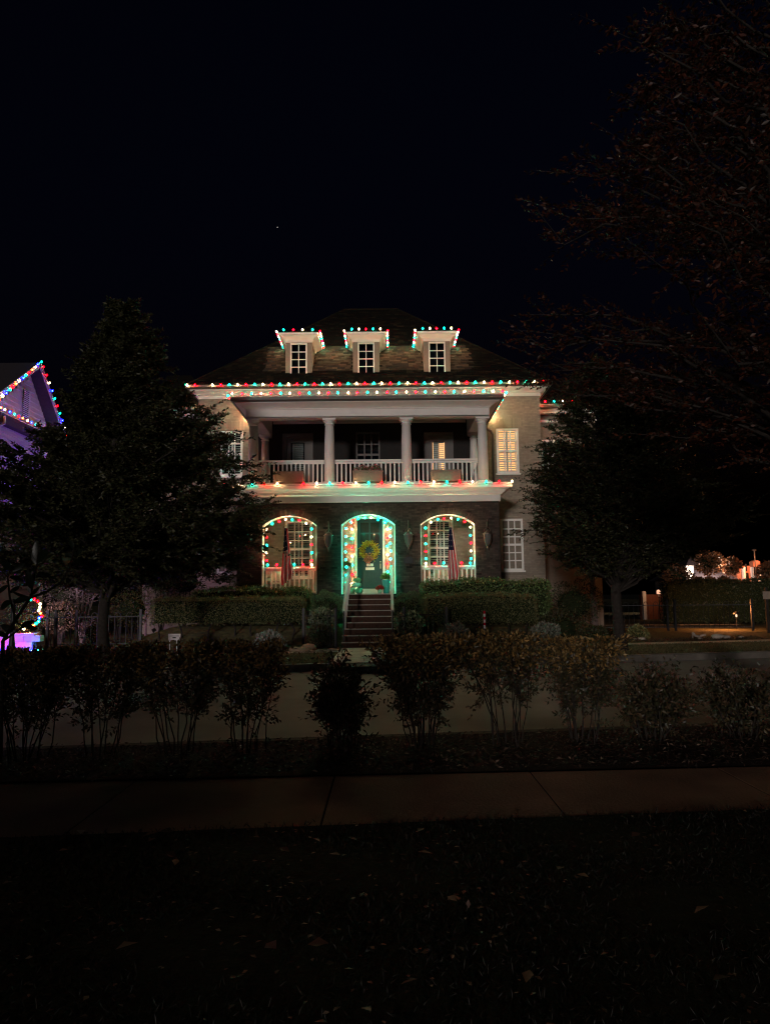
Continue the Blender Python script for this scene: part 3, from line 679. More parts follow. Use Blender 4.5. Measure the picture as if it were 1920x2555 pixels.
# --- hanging planter boxes on the balcony edge
def planter(x, label, flowers=False):
    y0 = YF-.36; z0 = ZB+.03
    r = empty('planter_box', (x, y0+.15, z0), label, 'planter', 'planter boxes along the balcony edge')
    mb = MB(); w = .53
    mb.box(x-w, x+w, y0, y0+.03, z0, z0+.38); mb.box(x-w, x+w, y0+.3, y0+.33, z0, z0+.38); mb.box(x-w, x-w+.03, y0+.03, y0+.3, z0, z0+.38); mb.box(x+w-.03, x+w, y0+.03, y0+.3, z0, z0+.38); mb.box(x-w, x+w, y0+.03, y0+.3, z0+.02, z0+.04)
    mb.build('box', M['pot'], r)
    mb = MB(); mb.box(x-w-.02, x+w+.02, y0-.02, y0-.001, z0+.34, z0+.40); mb.box(x-w-.001, x-w+.07, y0-.02, y0-.001, z0, z0+.34); mb.box(x+w-.07, x+w+.001, y0-.02, y0-.001, z0, z0+.34); mb.box(x-w+.07, x+w-.07, y0-.02, y0-.001, z0, z0+.05)
    mb.build('moulding', M['pot'], r)
    MB().box(x-w+.03, x+w-.03, y0+.03, y0+.3, z0+.3, z0+.33).build('soil', M['mulch'], r)
    n = 900 if flowers else 160
    P = np.c_[x+rng.uniform(-.48, .48, n), y0+.16+rng.uniform(-.15, .13, n), z0+.36+rng.uniform(0, .2 if flowers else .05, n)]
    if flowers:
        P[:, 2] += .05*np.sin(P[:, 0]*14)
        leaves('flowers', P, rdir(n)+[0, -.6, .5], rdir(n), .065, .06, palette(n, [(.6, .16, .18), (.7, .5, .42), (.65, .36, .33), (.08, .12, .04)], [.25, .25, .15, .35]), M['leaf'], r)
    else: leaves('dry_stems', P, rdir(n)+[0, 0, 1.2], rdir(n), .06, .012, palette(n, [(.1, .08, .05), (.06, .07, .03)]), M['leaf'], r)
planter(XC-2.82, 'empty taupe planter box in the balcony bay beside the dark leafy tree'); planter(XC+.0, 'taupe planter box filled with pink flowers, above the front door', True); planter(XC+2.78, 'empty taupe planter box below the lit louvred balcony door')

# ================================================================ staircase
ST = empty('front_staircase', (-.55, 24.5, 0), 'nine brick steps with pale stone nosings rising to the front door', 'staircase')
NS = 9; sx0, sx1 = -1.36, .26
for k in range(NS):
    z1 = ZF*(k+1)/NS; y0 = 22.9 + k*(YF-22.9+.0)/NS; y1 = YF+.02 if k == NS-1 else 22.9+(k+1)*(YF-22.9)/NS+.04
    st = MB().box(sx0, sx1, y0, y1 if k < NS-1 else YF-.003, 0 if k == 0 else ZF*k/NS-.05, z1-.035).build('step', M['stepbrick'], ST)
    MB().box(sx0-.01, sx1+.01, y0+.012, (y1 if k < NS-1 else YF+.3), z1-.034, z1).build('tread', M['stepbrick'] if k < NS-1 else M['tread'], st)
    MB().box(sx0-.01, sx1+.01, y0-.03, y0+.011, z1-.024, z1+.001).build('nosing', M['tread'], st)
for s, x in ((-1, sx0+.06), (1, sx1-.06)):
    mb = MB(); mb.bar((x, 26.35, ZF+.93), (x, 23.05, .185+.93), .085, .07)
    for y in (26.35,): mb.box(x-.045, x+.045, y-.045, y+.045, ZF, ZF+.95)
    for k in range(2, 9): y = 22.9+k*.4+.2; z = ZF*(k+1)/NS; mb.box(x-.018, x+.018, y-.018, y+.018, z, z+.93-.05)
    hr = mb.build('handrail', M['slat'], ST)
    MB().box(x-.02, x+.02, 23.0, 23.04, .185, 1.13).build('rail_post', M['iron'], hr)

# ================================================================ things on and around the house
# wall lanterns
def lantern(x, label, first=[None]):
    p = (x, YF-.30, 3.58)
    if first[0]:
        c = copy_tree(first[0], p); c['label'] = label; return
    r = empty('wall_lantern', p, label, 'lantern', 'lanterns on the porch piers'); first[0] = r; y = p[1]; z = p[2]
    mb = MB(); mb.tube([(x, YF-.03, z-.05), (x, YF-.08, z+.2), (x, YF-.14, z+.52), (x, y-.01, z+.62), (x, y, z+.66), (x, y, z+.38)], .02, 6); mb.box(x-.05, x+.05, YF-.03, YF-.012, z-.15, z+.1); mb.build('bracket', M['copper'], r)
    MB().lathe([(.01, .30), (.035, .285), (.03, .26), (.06, .245), (.10, .215), (.125, .18), (.13, .165), (.175, .155), (.175, .13), (.15, .125)], (x, y, z), 12).build('cap', M['copper'], r)
    MB().lathe([(.128, .125), (.135, .06), (.125, -.04), (.10, -.14), (.055, -.25)], (x, y, z), 8).build('glass', M['lglass'], r)
    mb = MB()
    for k in range(8):
        a = 2*math.pi*k/8
        mb.tube([(x+rr*math.cos(a), y+rr*math.sin(a), z+zz) for rr, zz in ((.14, .13), (.146, .06), (.136, -.04), (.11, -.14), (.062, -.25))], .011, 4)
    mb.build('rib', M['copper'], r)
    MB().lathe([(.062, -.235), (.065, -.26), (.03, -.30), (.035, -.33), (.02, -.38), (.006, -.44)], (x, y, z), 10).build('finial', M['copper'], r)
    hb = MB(); hb.tube([(x-.11, y, z+.16), (x-.10, y, z+.30), (x-.03, y, z+.37), (x, y, z+.38)], .012, 4); hb.tube([(x+.11, y, z+.16), (x+.10, y, z+.30), (x+.03, y, z+.37), (x, y, z+.38)], .012, 4); hb.build('hanger', M['copper'], r)
lantern(XC-1.41, 'copper wall lantern on the pier between the left arch and the front door')
lantern(XC+1.42, 'copper wall lantern above the dark plaque, right of the front door')
lantern(XC+4.22, 'copper wall lantern at the porch corner near the wing window')
lantern(XC-4.25, 'copper wall lantern half hidden by the tree at the porch corner')
mb = MB(); x, y, z = XC+1.42, YF-.03, 2.78
mb.box(x-.17, x+.17, y, y+.02, z-.06, z+.10); mb.add([(x-.17, y, z+.10), (x+.17, y, z+.10), (x+.09, y, z+.15), (x, y, z+.18), (x-.09, y, z+.15)] + [(x-.17, y+.02, z+.10), (x+.17, y+.02, z+.10), (x+.09, y+.02, z+.15), (x, y+.02, z+.18), (x-.09, y+.02, z+.15)], [(0, 1, 2, 3, 4), (1, 6, 7, 2), (2, 7, 8, 3), (3, 8, 9, 4), (4, 9, 5, 0)])
tag(mb.build('house_plaque', M['iron']), 'dark arched house plaque on the brick pier below a lantern', 'plaque')

# flags
def flag(x, y, ztop, label, lean=0, seed=1):
    r = empty('garden_flag', (x, y, gz(x, y)), label, 'flag', 'flags on poles at the hedge')
    MB().tube([(x, y, gz(x, y)), (x, y, ztop)], .016, 8).build('pole', M['white'], r)
    MB().lathe([(.01, 0), (.03, .02), (.036, .05), (.02, .085), (.012, .1), (.02, .12), (.006, .16)], (x, y, ztop), 10).build('finial', M['gold'], r)
    nu, nv = 39, 48; rs = random.Random(seed); mb = MB(); vs = []
    L = 1.95; zt = ztop-.06
    for j in range(nv+1):
        t = j/nv; wid = .09 + .36*t**.8 - .10*max(0, t-.85)/.15; cx = x + .03 + (.02+lean*.16)*t
        for i in range(nu+1):
            s = i/nu; ph = s*17 + .8*math.sin(t*3+seed)
            vs.append((cx + (s-.45)*wid + .012*math.sin(ph*1.3), y-.06 + .045*math.sin(ph)*(.4+t) + .03*s, zt - L*t*(1-.07*s) - .05*math.sin(s*5+seed)*t))
    fs = []; ms = []
    for j in range(nv):
        for i in range(nu):
            fs.append((j*(nu+1)+i, j*(nu+1)+i+1, (j+1)*(nu+1)+i+1, (j+1)*(nu+1)+i)); st = i//3
            if j < nv*.40 and st < 9: m = 2 if not (i % 6 == 1 and j % 5 == 1) else 1
            else: m = 0 if st % 2 == 0 else 1
            ms.append(m)
    mb.add(vs, fs); mb.m = ms
    mb.build('flag_cloth', [M['red'], M['fwhite'], M['navy']], r, smooth=True)
flag(*at(711, 1314, 26.0)[:2], at(711, 1314, 26.0).z, 'limp american flag on a pole before the left porch arch', .15, 1)
flag(*at(1121, 1312, 26.0)[:2], at(1121, 1312, 26.0).z, 'limp american flag on a pole before the right porch arch', .25, 5)

# wreath, door signs
wc = Vector((XC-.04, YM-.06, at(919, 1374, 29.6).z))
wr = empty('door_wreath', wc, 'round wreath of yellow autumn leaves hanging on the dark front door', 'wreath')
MB().tube([wc + Vector((.27*math.cos(a), 0, .27*math.sin(a))) for a in [2*math.pi*k/24 for k in range(25)]], .045, 8, cap=False).build('wreath_ring', M['bark'], wr)
n = 1500; a = rng.uniform(0, 2*math.pi, n); rr = .27+rng.normal(0, .055, n)
P = np.c_[wc.x+rr*np.cos(a), wc.y-.02-np.abs(rng.normal(0, .035, n)), wc.z+rr*np.sin(a)]
leaves('wreath_leaves', P, np.c_[np.cos(a), -.8+0*a, np.sin(a)]+.9*rdir(n), rdir(n), .07, .035, palette(n, [(.90, .60, .05), (.90, .68, .12), (.45, .15, .03), (.30, .06, .02)], [.5, .28, .14, .08]), M['leaf'], wr)
n = 220; P = np.c_[wc.x-.03+rng.normal(0, .07, n), wc.y-.10+rng.normal(0, .02, n), wc.z-.30+rng.normal(0, .075, n)]
leaves('bow', P, rdir(n)+[0, -.6, -.4], rdir(n), .10, .05, palette(n, [(.6, .24, .16), (.65, .34, .26), (.45, .16, .1)]), M['leaf'], wr)
for (px, py, wx, hz, lab) in ((922.5, 1409.5, .27, .105, 'small white door sign directly under the wreath'), (922.5, 1419, .35, .105, 'wider white door sign, lower of the two on the door')):
    c = at(px, py, YM-.0); r = MB().box(c.x-wx/2, c.x+wx/2, YM-.012, YM+.0, c.z-hz/2, c.z+hz/2).build('door_sign', M['white']); tag(r, lab, 'sign')
# topiary in an urn, pumpkins, plant and poinsettia at the door
tp = empty('topiary_urn', (-1.50, 28.7, ZF), 'ball topiary in a pale urn at the porch door', 'plant')
x, y = -1.50, 28.7
MB().lathe([(.13, 0), (.14, .04), (.06, .08), (.05, .2), (.10, .30), (.17, .48), (.19, .62), (.215, .66), (.18, .66)], (x, y, ZF), 16).build('urn', M['white'], tp, smooth=True)
MB().tube([(x, y, ZF+.6), (x, y, ZF+.95)], .02, 6).build('stem', M['bark'], tp)
n = 1500; d = rdir(n); leaves('foliage', np.array([x, y, ZF+1.06]) + d*rng.uniform(.13, .185, (n, 1)), d+.5*rdir(n), rdir(n), .035, .02, palette(n, [(.06, .13, .03), (.1, .18, .05)]), M['leaf'], tp)
def pumpkin(x, y, z, r, h, col, label, nm):
    p = empty('pumpkin', (x, y, z), label, 'pumpkin', 'pumpkins piled by the front door'); mb = MB(); vs = []; fs = []; nu, nv = 32, 9
    for j in range(nv):
        t = -1+2*j/(nv-1)
        for i in range(nu):
            a = 2*math.pi*i/nu; rr = r*math.cos(t*math.pi/2*.96)**.6*(1-.09*abs(math.cos(a*5)))
            vs.append((x+rr*math.cos(a), y+rr*math.sin(a), z+h/2+h/2*math.sin(t*math.pi/2*.96)*(1-.15*(abs(t) > .9))))
    for j in range(nv-1):
        for i in range(nu): fs.append((j*nu+i, j*nu+(i+1) % nu, (j+1)*nu+(i+1) % nu, (j+1)*nu+i))
    fs.append(tuple(range(nu-1, -1, -1))); fs.append(tuple((nv-1)*nu+k for k in range(nu)))
    mb.add(vs, fs); mb.build('rind', mat(nm, col, .5, .4, .15, 20), p, smooth=True)
    MB().tube([(x, y, z+h*.95), (x+.01, y, z+h+.03), (x+.03, y, z+h+.06)], [.02, .014, .012], 6).build('stalk', M['bark'], p)
pumpkin(-1.27, 27.5, ZF, .16, .24, (.16, .20, .12), 'green pumpkin on the porch floor, bottom left of the pile', 'green_rind')
pumpkin(-.98, 27.45, ZF, .15, .22, (.10, .20, .13), 'dark green pumpkin on the porch floor beside the pile', 'dark_green_rind')
pumpkin(-1.08, 27.6, ZF+.225, .20, .20, (.28, .23, .22), 'flat grey pumpkin resting on two green pumpkins', 'grey_rind')
pumpkin(-1.06, 27.62, ZF+.43, .15, .17, (.17, .19, .10), 'small mottled green squash on top of the pumpkin pile', 'mottled_rind')
pp = empty('porch_plant', (.02, 28.2, ZF), 'tall teal pot with bright leaves right of the door', 'plant')
MB().lathe([(.10, 0), (.12, .02), (.14, .3), (.16, .5), (.165, .52), (.13, .52)], (.02, 28.2, ZF), 14).build('pot', mat('teal_glazed_pot', (.03, .20, .20), .3, .5), pp, smooth=True)
n = 260; d = rdir(n); d[:, 2] = abs(d[:, 2])+.2; leaves('foliage', np.array([.02, 28.2, ZF+.52])+d*rng.uniform(.02, .18, (n, 1)), d, rdir(n), .11, .04, palette(n, [(.07, .2, .04), (.12, .25, .06)]), M['leaf'], pp)
po = empty('poinsettia', (-.22, 27.9, ZF), 'red poinsettia in a low pot on the porch floor', 'plant')
MB().lathe([(.07, 0), (.1, .14), (.105, .15), (.08, .15)], (-.22, 27.9, ZF), 12).build('pot', M['pot'], po)
n = 150; d = rdir(n); d[:, 2] = abs(d[:, 2]); leaves('bracts', np.array([-.22, 27.9, ZF+.16])+d*.05, d, rdir(n), .13, .06, palette(n, [(.5, .02, .02), (.4, .02, .03), (.05, .1, .03)], [.5, .3, .2]), M['leaf'], po)
def chair(x, y, rz_, label):
    r = empty('porch_chair', (0, 0, 0), label, 'chair', 'chairs on the porch'); z = 0
    MB().box(-.27, .27, -.26, .26, .40, .47).build('seat', M['wicker'], r)
    mb = MB(); vs = []; n = 12
    pts = [(.30*math.cos(math.pi*(k/n)), .30*math.sin(math.pi*k/n)) for k in range(n+1)]
    out = [(.3, -.3)] + pts + [(-.3, -.3)]
    f = [(px_, .26, .78+pz*.9) for px_, pz in out]; b = [(px_, .32, .78+pz*.9) for px_, pz in out]
    m_ = len(out); mb.add(f+b, [tuple(range(m_)), tuple(range(2*m_-1, m_-1, -1))] + [(i, (i+1) % m_, m_+(i+1) % m_, m_+i) for i in range(m_)]); mb.build('backrest', M['wicker'], r)
    for s in (-1, 1): MB().box(s*.30-.035, s*.30+.035, -.26, .26, .62, .67).build('armrest', M['wicker'], r)
    for sx_ in (-1, 1):
        for sy_ in (-1, 1): MB().box(sx_*.25-.025, sx_*.25+.025, sy_*.23-.025, sy_*.23+.025, 0, .40 if sy_ > 0 else .62).build('leg', M['wicker'], r)
    r.location = (x, y, ZF); r.rotation_euler = (0, 0, rz_)
chair(-4.15, 28.3, .5, 'pale wicker porch chair behind the left arch railing'); chair(2.05, 28.5, -.3, 'pale wicker porch chair behind the right arch railing')

# ---------------------------------------------------------------- string lights
GR = 'light strings on the brick house'
gy = YM-.475
light_string('string_light', 'long red green and white light string on the main roof gutter', GR, spread((RX0+.05, gy, EZ-.075), (RX1-.02, gy, EZ-.075), 44), 'WR_WRGWRGWRGWRGRGWRGWRG'+'WRG'*7, (0, -.25, 1))
light_string('string_light', 'short light string on the right return of the main roof gutter', GR, spread((MX1+.46, gy+.25, EZ+.03), (MX1+.46, 32.4, EZ+.03), 10), 'RGWRGWRWRW', (.5, 0, .8))
light_string('string_light', 'short light string on the left return of the main roof gutter, partly behind the tree', GR, spread((MX0-.46, gy+.3, EZ+.03), (MX0-.46, 32.4, EZ+.03), 9), 'GWGRWRWGW', (-.5, 0, .8))
gy = YF-.52
light_string('string_light', 'long light string on the balcony roof gutter', GR, spread((BX0-.42, gy, 8.76), (BX1+.45, gy, 8.76), 29), cyc('WRG', 28)+'R', (0, -.3, 1))
light_string('string_light', 'sloping light string on the right end of the balcony roof gutter', GR, spread((BX1+.54, gy+.12, 8.74), (BX1+.54, YM-.15, 8.74), 12), 'GWRGWRGWRGWW', (.6, 0, .8))
light_string('string_light', 'sloping light string on the left end of the balcony roof gutter', GR, spread((BX0-.54, gy+.12, 8.74), (BX0-.54, YM-.15, 8.74), 12), 'GRWGRWGRWGRW', (-.6, 0, .8))
light_string('string_light', 'light string along the balcony floor edge above the arches', GR, spread((PX0-.33, YF-.53, 5.485), (PX1+.40, YF-.53, 5.485), 23), 'RWGRW_RWGRWGRWGRWGRWGRW', (0, -.35, 1), BM3)
names = ['leftmost', 'middle', 'rightmost']
dl = ['light string framing the dormer roof beside the left hip', 'light string framing the dormer roof directly above the front door', 'light string framing the dormer roof beside the right hip']
for i, dx in enumerate(DX):
    w = .55+.29; y0 = 30.02-.29; yr = 31.95; zz = 12.5
    L = spread((dx-w-.02, yr, zz-.02), (dx-w-.02, y0+.12, zz-.02), 8); F_ = spread((dx-w+.25, y0, zz), (dx+w-.25, y0, zz), 5 if i else 4); Rr = spread((dx+w+.02, y0+.12, zz-.02), (dx+w+.02, yr, zz-.02), 8)
    sq = 'GGWRGWRW' + ('GWRGW' if i else 'GRWG') + 'RWWGRWGR'
    light_string('string_light', dl[i], GR, L+F_+Rr, sq, lambda k, p, w=w, dx=dx: Vector((-.6 if p.x < dx-w else .6 if p.x > dx+w else 0, -.2, 1)))
al = ['light string round the left porch arch and its railing', 'mostly green light string round the front door arch', 'light string round the right porch arch and its railing']
aseq = ['WRGWGRW'+'GRWGWRG', '', '']
for i, (xa, xb, za, hf) in enumerate(arches):
    cx = (xa+xb)/2; pts = []
    nside = 5 if i != 1 else 9
    zlo = ZF+1.22 if i != 1 else ZF+.15
    xi = .12
    for k in range(nside): pts.append(Vector((xa+xi, YF-.02, zlo+(4.0-zlo)*k/(nside-1))))
    for k in range(1, 7): x = xa+.06+(xb-xa-.12)*k/7; pts.append(Vector((x, YF-.02, hf(x)-.12)))
    for k in range(nside): pts.append(Vector((xb-xi, YF-.02, 4.0-(4.0-zlo)*k/(nside-1))))
    sq = ['RWGRW'+'GRWGRW'+'GWRGR', 'G'*9+'GGTWGT'+'G'*9, 'GRGRG'+'WGRWGR'+'WGRWG'][i]
    if i != 1:
        rail = spread((xb-.14, YF+.17, ZF+1.005), (xa+.14, YF+.17, ZF+1.005), 6); pts += rail; sq += ['WRGWRG', '', 'GRWGRW'][i]
    light_string('string_light', al[i], GR, pts, sq, lambda k, p, cx=cx: Vector(((cx-p.x)*.8, -.7, .9 if p.z < 2.9 and p.y > YF else -.3)), BM2)
x0, x1, z0, z1 = DOOR
pts = spread((x0-.13, YM-.12, ZF+.4), (x0-.13, YM-.12, z1-.1), 8) + [Vector((x0+.1, YM-.10, z1+.16)), Vector((x1-.1, YM-.10, z1+.16))] + spread((x1+.13, YM-.12, z1-.1), (x1+.13, YM-.12, ZF+.15), 9)
light_string('string_light', 'red white and green light string round the front door frame', GR, pts, 'WRGWRGWR'+'GG'+'GWRGWRGWR', lambda k, p: Vector((-.8 if p.x < XC else .8, -.7, .1)), BM2)
light_string('string_light', 'dim light string on the far right wing gutter', GR, spread((MX1+.45, 32.5, 10.08), (MX1+3.2, 32.5, 10.08), 8), cyc('WRG', 8), (0, -.3, 1))
light_string('string_light', 'dim light string on the far left wing gutter behind the tree', GR, spread((MX0-.5, 32.5, 10.08), (MX0-3.2, 32.5, 10.08), 8), cyc('WWRG', 8), (0, -.3, 1))

# ================================================================ vegetation
GREEN = [(.032, .035, .014), (.042, .045, .017), (.02, .023, .009), (.06, .055, .025)]
def interp(tab, z): return float(np.interp(z, [t[0] for t in tab], [t[1] for t in tab]))
def tree(name, label, base, lean, right, left, nb, leafL, cols, bark, tr=.16, zfork=2.6, seed=1, twigs=7, lpt=12, m='leaf', group=None, droop=.1, top=None, depth=1.0, w=None):
    """right/left: tables (z, reach) of the crown's silhouette; trunk, limbs and sprays of leaves"""
    rs = np.random.default_rng(seed); bx, by, bz = base
    zmin, zmax = right[0][0], right[-1][0]
    r = empty(name, base, label, 'tree', group)
    def axis(z): t = (z-bz)/(zmax-bz); return np.array([bx+lean*t*t, by, z])
    mb = MB(); zs = np.linspace(bz, zmax*.97, 12)
    mb.tube([axis(z)+np.array([.05*math.sin(z*2+seed), .05*math.cos(z*1.7), 0]) for z in zs], [tr*1.25]+[tr*(1-.93*(k/11)**1.1) for k in range(1, 12)], 10)
    P = []; D = []; N = []
    tm = MB()
    for b in range(nb):
        z = zmin + (zmax-zmin)*((b+rs.random())/nb); th = rs.uniform(0, 2*math.pi); c = math.cos(th)
        R = interp(right, z)*(c > 0)*abs(c)**1 + interp(left, z)*(c <= 0)*abs(c) + .5*(interp(right, z)+interp(left, z))*depth*abs(math.sin(th))*(1-abs(c)*.3)
        R *= rs.uniform(.72, 1.06); R = max(R, .25)
        d = np.array([c, math.sin(th), 0]); rise = min(.42*R+.2, z-zfork*.8)
        a = axis(z-rise); e = axis(z)+d*R; mid = a*.45+e*.55+np.array([0, 0, .18*R*rs.uniform(.4, 1.2)])
        ts = np.linspace(0, 1, 7); pl = [(1-t)**2*a+2*t*(1-t)*mid+t*t*e + rs.normal(size=3)*.03*R for t in ts]
        mb.tube(pl, [max(.004, .022*R**.5*(1-t)+.003) for t in ts], 5, cap=False)
        nt_ = int(twigs*(1+R*.6))
        for k in range(nt_):
            t = .22+.78*((k+rs.random())/nt_); i = min(5, int(t*6)); p = np.array(pl[i])*(1-(t*6-i))+np.array(pl[i+1])*(t*6-i)
            bd = np.array(pl[i+1])-np.array(pl[i]); bd = bd/np.linalg.norm(bd); sd_ = np.cross(bd, [0, 0, 1]); sd_ /= max(np.linalg.norm(sd_), 1e-6)
            td = bd*rs.uniform(.3, 1.0)+sd_*rs.choice((-1, 1))*rs.uniform(.2, 1.0)+np.array([0, 0, rs.normal(.12, .35)]); td /= np.linalg.norm(td)
            tl = rs.uniform(.28, .75)*(1.15-.45*t)*min(1, .45+R*.25)
            if k == nt_-1: td = bd; tl *= 1.3
            tm.add([p, p+np.array([0, 0, .012]), p+td*tl], [(0, 1, 2)])
            n = lpt; s = np.linspace(.08, 1, n)[:, None]
            pts = p+td*tl*s + np.array([0, 0, -droop*tl])*s*s
            sd2 = np.cross(td, [0, 0, 1.0]); sd2 /= max(np.linalg.norm(sd2), 1e-6)
            P.append(pts); D.append(td*.7+sd2*np.where(np.arange(n) % 2 == 0, 1, -1)[:, None]*.9+rs.normal(size=(n, 3))*.4); N.append(np.array([0, 0, 1])+rs.normal(size=(n, 3))*.6)
    tk = mb.build('trunk', bark, r, smooth=True); tm.build('twigs', bark, r)['kind'] = 'stuff'
    P = np.concatenate(P); D = np.concatenate(D); N = np.concatenate(N); n = len(P)
    leaves('crown', P, D, N, leafL*rs.uniform(.7, 1.3, n), leafL*.5, palette(n, cols, w), M[m], r)
    return r
def prof(Y, bx, pts, sgn, cut=0):
    out = []
    for px, py in pts:
        p = at(px, py, Y); out.append((p.z, max(.12, sgn*(p.x-bx)-cut)))
    return sorted(out)
YL = 19.3; bl = at(262, 1500, YL).x
tree('street_tree', 'dark broad leafy tree covering the left end of the brick house', (bl, YL, 0), .25,
     prof(YL, bl, [(312, 765), (360, 850), (385, 900), (405, 960), (470, 1000), (545, 1060), (600, 1130), (655, 1200), (650, 1290), (610, 1370), (520, 1440)], 1),
     prof(YL, bl, [(300, 765), (265, 810), (225, 860), (215, 920), (225, 1040), (180, 1090), (70, 1150), (-30, 1230), (-50, 1350), (30, 1430)], -1),
     400, .105, GREEN, M['bark'], .15, 2.2, 3, twigs=12, lpt=20)
YR_ = 21.0; br = at(1540, 1500, YR_).x
tree('street_tree', 'leafy green tree before the right wing of the brick house', (br, YR_, 0), -.3,
     prof(YR_, br, [(1560, 905), (1640, 960), (1700, 1060), (1760, 1150), (1790, 1250), (1780, 1340), (1690, 1400)], 1),
     prof(YR_, br, [(1470, 905), (1420, 940), (1395, 1000), (1385, 1060), (1360, 1110), (1325, 1170), (1300, 1240), (1272, 1300), (1300, 1360), (1380, 1400)], -1, .42),
     260, .095, GREEN, M['bark'], .165, 2.0, 8, twigs=11, lpt=17)
# large red oak on the near side, trunk beside the frame
lz = [(.35, 2.0), (.9, 3.2), (1.8, 3.6), (2.8, 3.1), (3.5, 2.0), (4.0, .5)]
tree('shade_evergreen', 'added low branching dark evergreen, out of view, shading the near lawn', (-5.3, -2.6, 0), 0, lz, lz, 90, .12, GREEN, M['bark'], .14, .3, 77, twigs=10, lpt=14)  # unseen tree added to shade the near lawn and left shrubs
oz = [(3.7, 1.5), (4.3, 3.0), (5.2, 4.1), (6.4, 4.4), (7.6, 3.8), (9.0, 3.0), (10.5, 2.0), (11.6, .8)]
tree('red_oak', 'large dark oak with dull red leaves overhanging the right of the street', (6.5, 9.9, 0), .3, [(z, r_*.9) for z, r_ in oz], oz, 230, .085,
     [(.055, .013, .007), (.042, .013, .007), (.07, .02, .008), (.03, .015, .008)], M['bark'], .26, 2.6, 21, twigs=10, lpt=12, m='leaf')

def hedge(name, label, x0, x1, y0, y1, z0, z1, n, leaf, cols, group=None, stems=0, wave=.03, m='leaf', rough=.03):
    r = empty(name, ((x0+x1)/2, (y0+y1)/2, gz((x0+x1)/2, y0)), label, 'hedge', group)
    lx, ly, lz = x1-x0, y1-y0, z1-z0
    A = np.array([lx*ly*1.6, lx*lz, lx*lz*.4, ly*lz, ly*lz]); f = rng.choice(5, n, p=A/A.sum())
    u_, v_, d_ = rng.random(n), rng.random(n), np.abs(rng.normal(0, .035, n))
    P = np.zeros((n, 3)); Nn = np.zeros((n, 3))
    for k, (fn, nn_) in enumerate([(lambda a, b, d: np.c_[x0+lx*a, y0+ly*b, z1-d], (0, 0, 1)), (lambda a, b, d: np.c_[x0+lx*a, y0+d, z0+lz*b], (0, -1, 0)), (lambda a, b, d: np.c_[x0+lx*a, y1-d, z0+lz*b], (0, 1, 0)), (lambda a, b, d: np.c_[x0+d, y0+ly*a, z0+lz*b], (-1, 0, 0)), (lambda a, b, d: np.c_[x1-d, y0+ly*a, z0+lz*b], (1, 0, 0))]):
        s = f == k; P[s] = fn(u_[s], v_[s], d_[s]); Nn[s] = nn_
    # rounded shoulders and a slightly wavy clip
    ed = np.minimum(np.minimum(P[:, 0]-x0, x1-P[:, 0]), np.minimum(P[:, 1]-y0, y1-P[:, 1])); tp_ = np.clip((P[:, 2]-z0)/lz, 0, 1)
    P[:, 2] -= .10*np.exp(-np.maximum(ed, 0)/.08)*(tp_ > .8)
    P[:, 2] += (wave*np.sin(P[:, 0]*2.1+x0)+wave*.6*np.sin(P[:, 0]*5.3))*tp_
    P += rng.normal(0, rough, (n, 3))
    leaves('foliage', P, Nn*.8+rdir(n), Nn+.7*rdir(n), leaf*rng.uniform(.6, 1.3, n), leaf*.55, palette(n, cols), M[m], r)
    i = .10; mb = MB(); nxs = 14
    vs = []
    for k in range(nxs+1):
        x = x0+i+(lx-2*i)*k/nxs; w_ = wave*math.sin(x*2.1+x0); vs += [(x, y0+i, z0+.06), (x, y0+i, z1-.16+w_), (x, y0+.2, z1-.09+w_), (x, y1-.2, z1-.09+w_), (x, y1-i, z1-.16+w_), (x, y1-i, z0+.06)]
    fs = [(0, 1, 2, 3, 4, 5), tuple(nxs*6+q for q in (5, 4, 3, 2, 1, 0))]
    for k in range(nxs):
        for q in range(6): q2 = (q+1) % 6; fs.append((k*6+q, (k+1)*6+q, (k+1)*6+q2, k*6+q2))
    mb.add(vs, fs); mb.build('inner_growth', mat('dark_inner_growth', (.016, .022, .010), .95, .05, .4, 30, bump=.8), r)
    if stems:
        for k in range(stems):
            mb = MB()
            x = x0+lx*(k+.5+rng.uniform(-.3, .3))/stems; y = (y0+y1)/2+rng.uniform(-.15, .15); g = gz(x, y)
            mb.tube([(x, y, g-.05), (x+rng.uniform(-.08, .08), y, (g+z0)/2), (x+rng.uniform(-.15, .15), y, z0+.1)], [.04, .032, .025], 5); mb.build('stem', M['bark'], r)
    return r
HG = 'clipped hedges in front of the porch'; HC = [(.14, .14, .06), (.17, .16, .07), (.10, .11, .045)]
a, b = at(378, 1490, 24.4), at(757, 1490, 24.4)
hedge('clipped_hedge', 'flat clipped lower hedge on bare stems, left of the steps', a.x, b.x, 24.35, 25.25, .70, 1.56, 15000, .05, HC, HG, 7, .012)
a, b = at(1062, 1485, 24.4), at(1338, 1485, 24.4)
hedge('clipped_hedge', 'wavy clipped lower hedge right of the steps', a.x, b.x, 24.35, 25.25, .62, 1.60, 13000, .05, HC, HG, 5, .03)
a, b = at(487, 1460, 25.9), at(772, 1460, 25.9)
hedge('clipped_hedge', 'leafy upper hedge under the left porch arch', a.x, b.x, 25.55, 26.35, .75, 1.86, 7500, .075, [(.09, .14, .045), (.13, .18, .065), (.07, .10, .035)], HG, 0, .04, 'gloss', .05)
a, b = at(1052, 1450, 25.9), at(1366, 1450, 25.9)
hedge('clipped_hedge', 'leafy upper hedge under the right porch arch and wing window', a.x, b.x, 25.55, 26.35, .75, 2.06, 8500, .075, [(.09, .14, .045), (.13, .18, .065), (.07, .10, .035)], HG, 0, .05, 'gloss', .05)
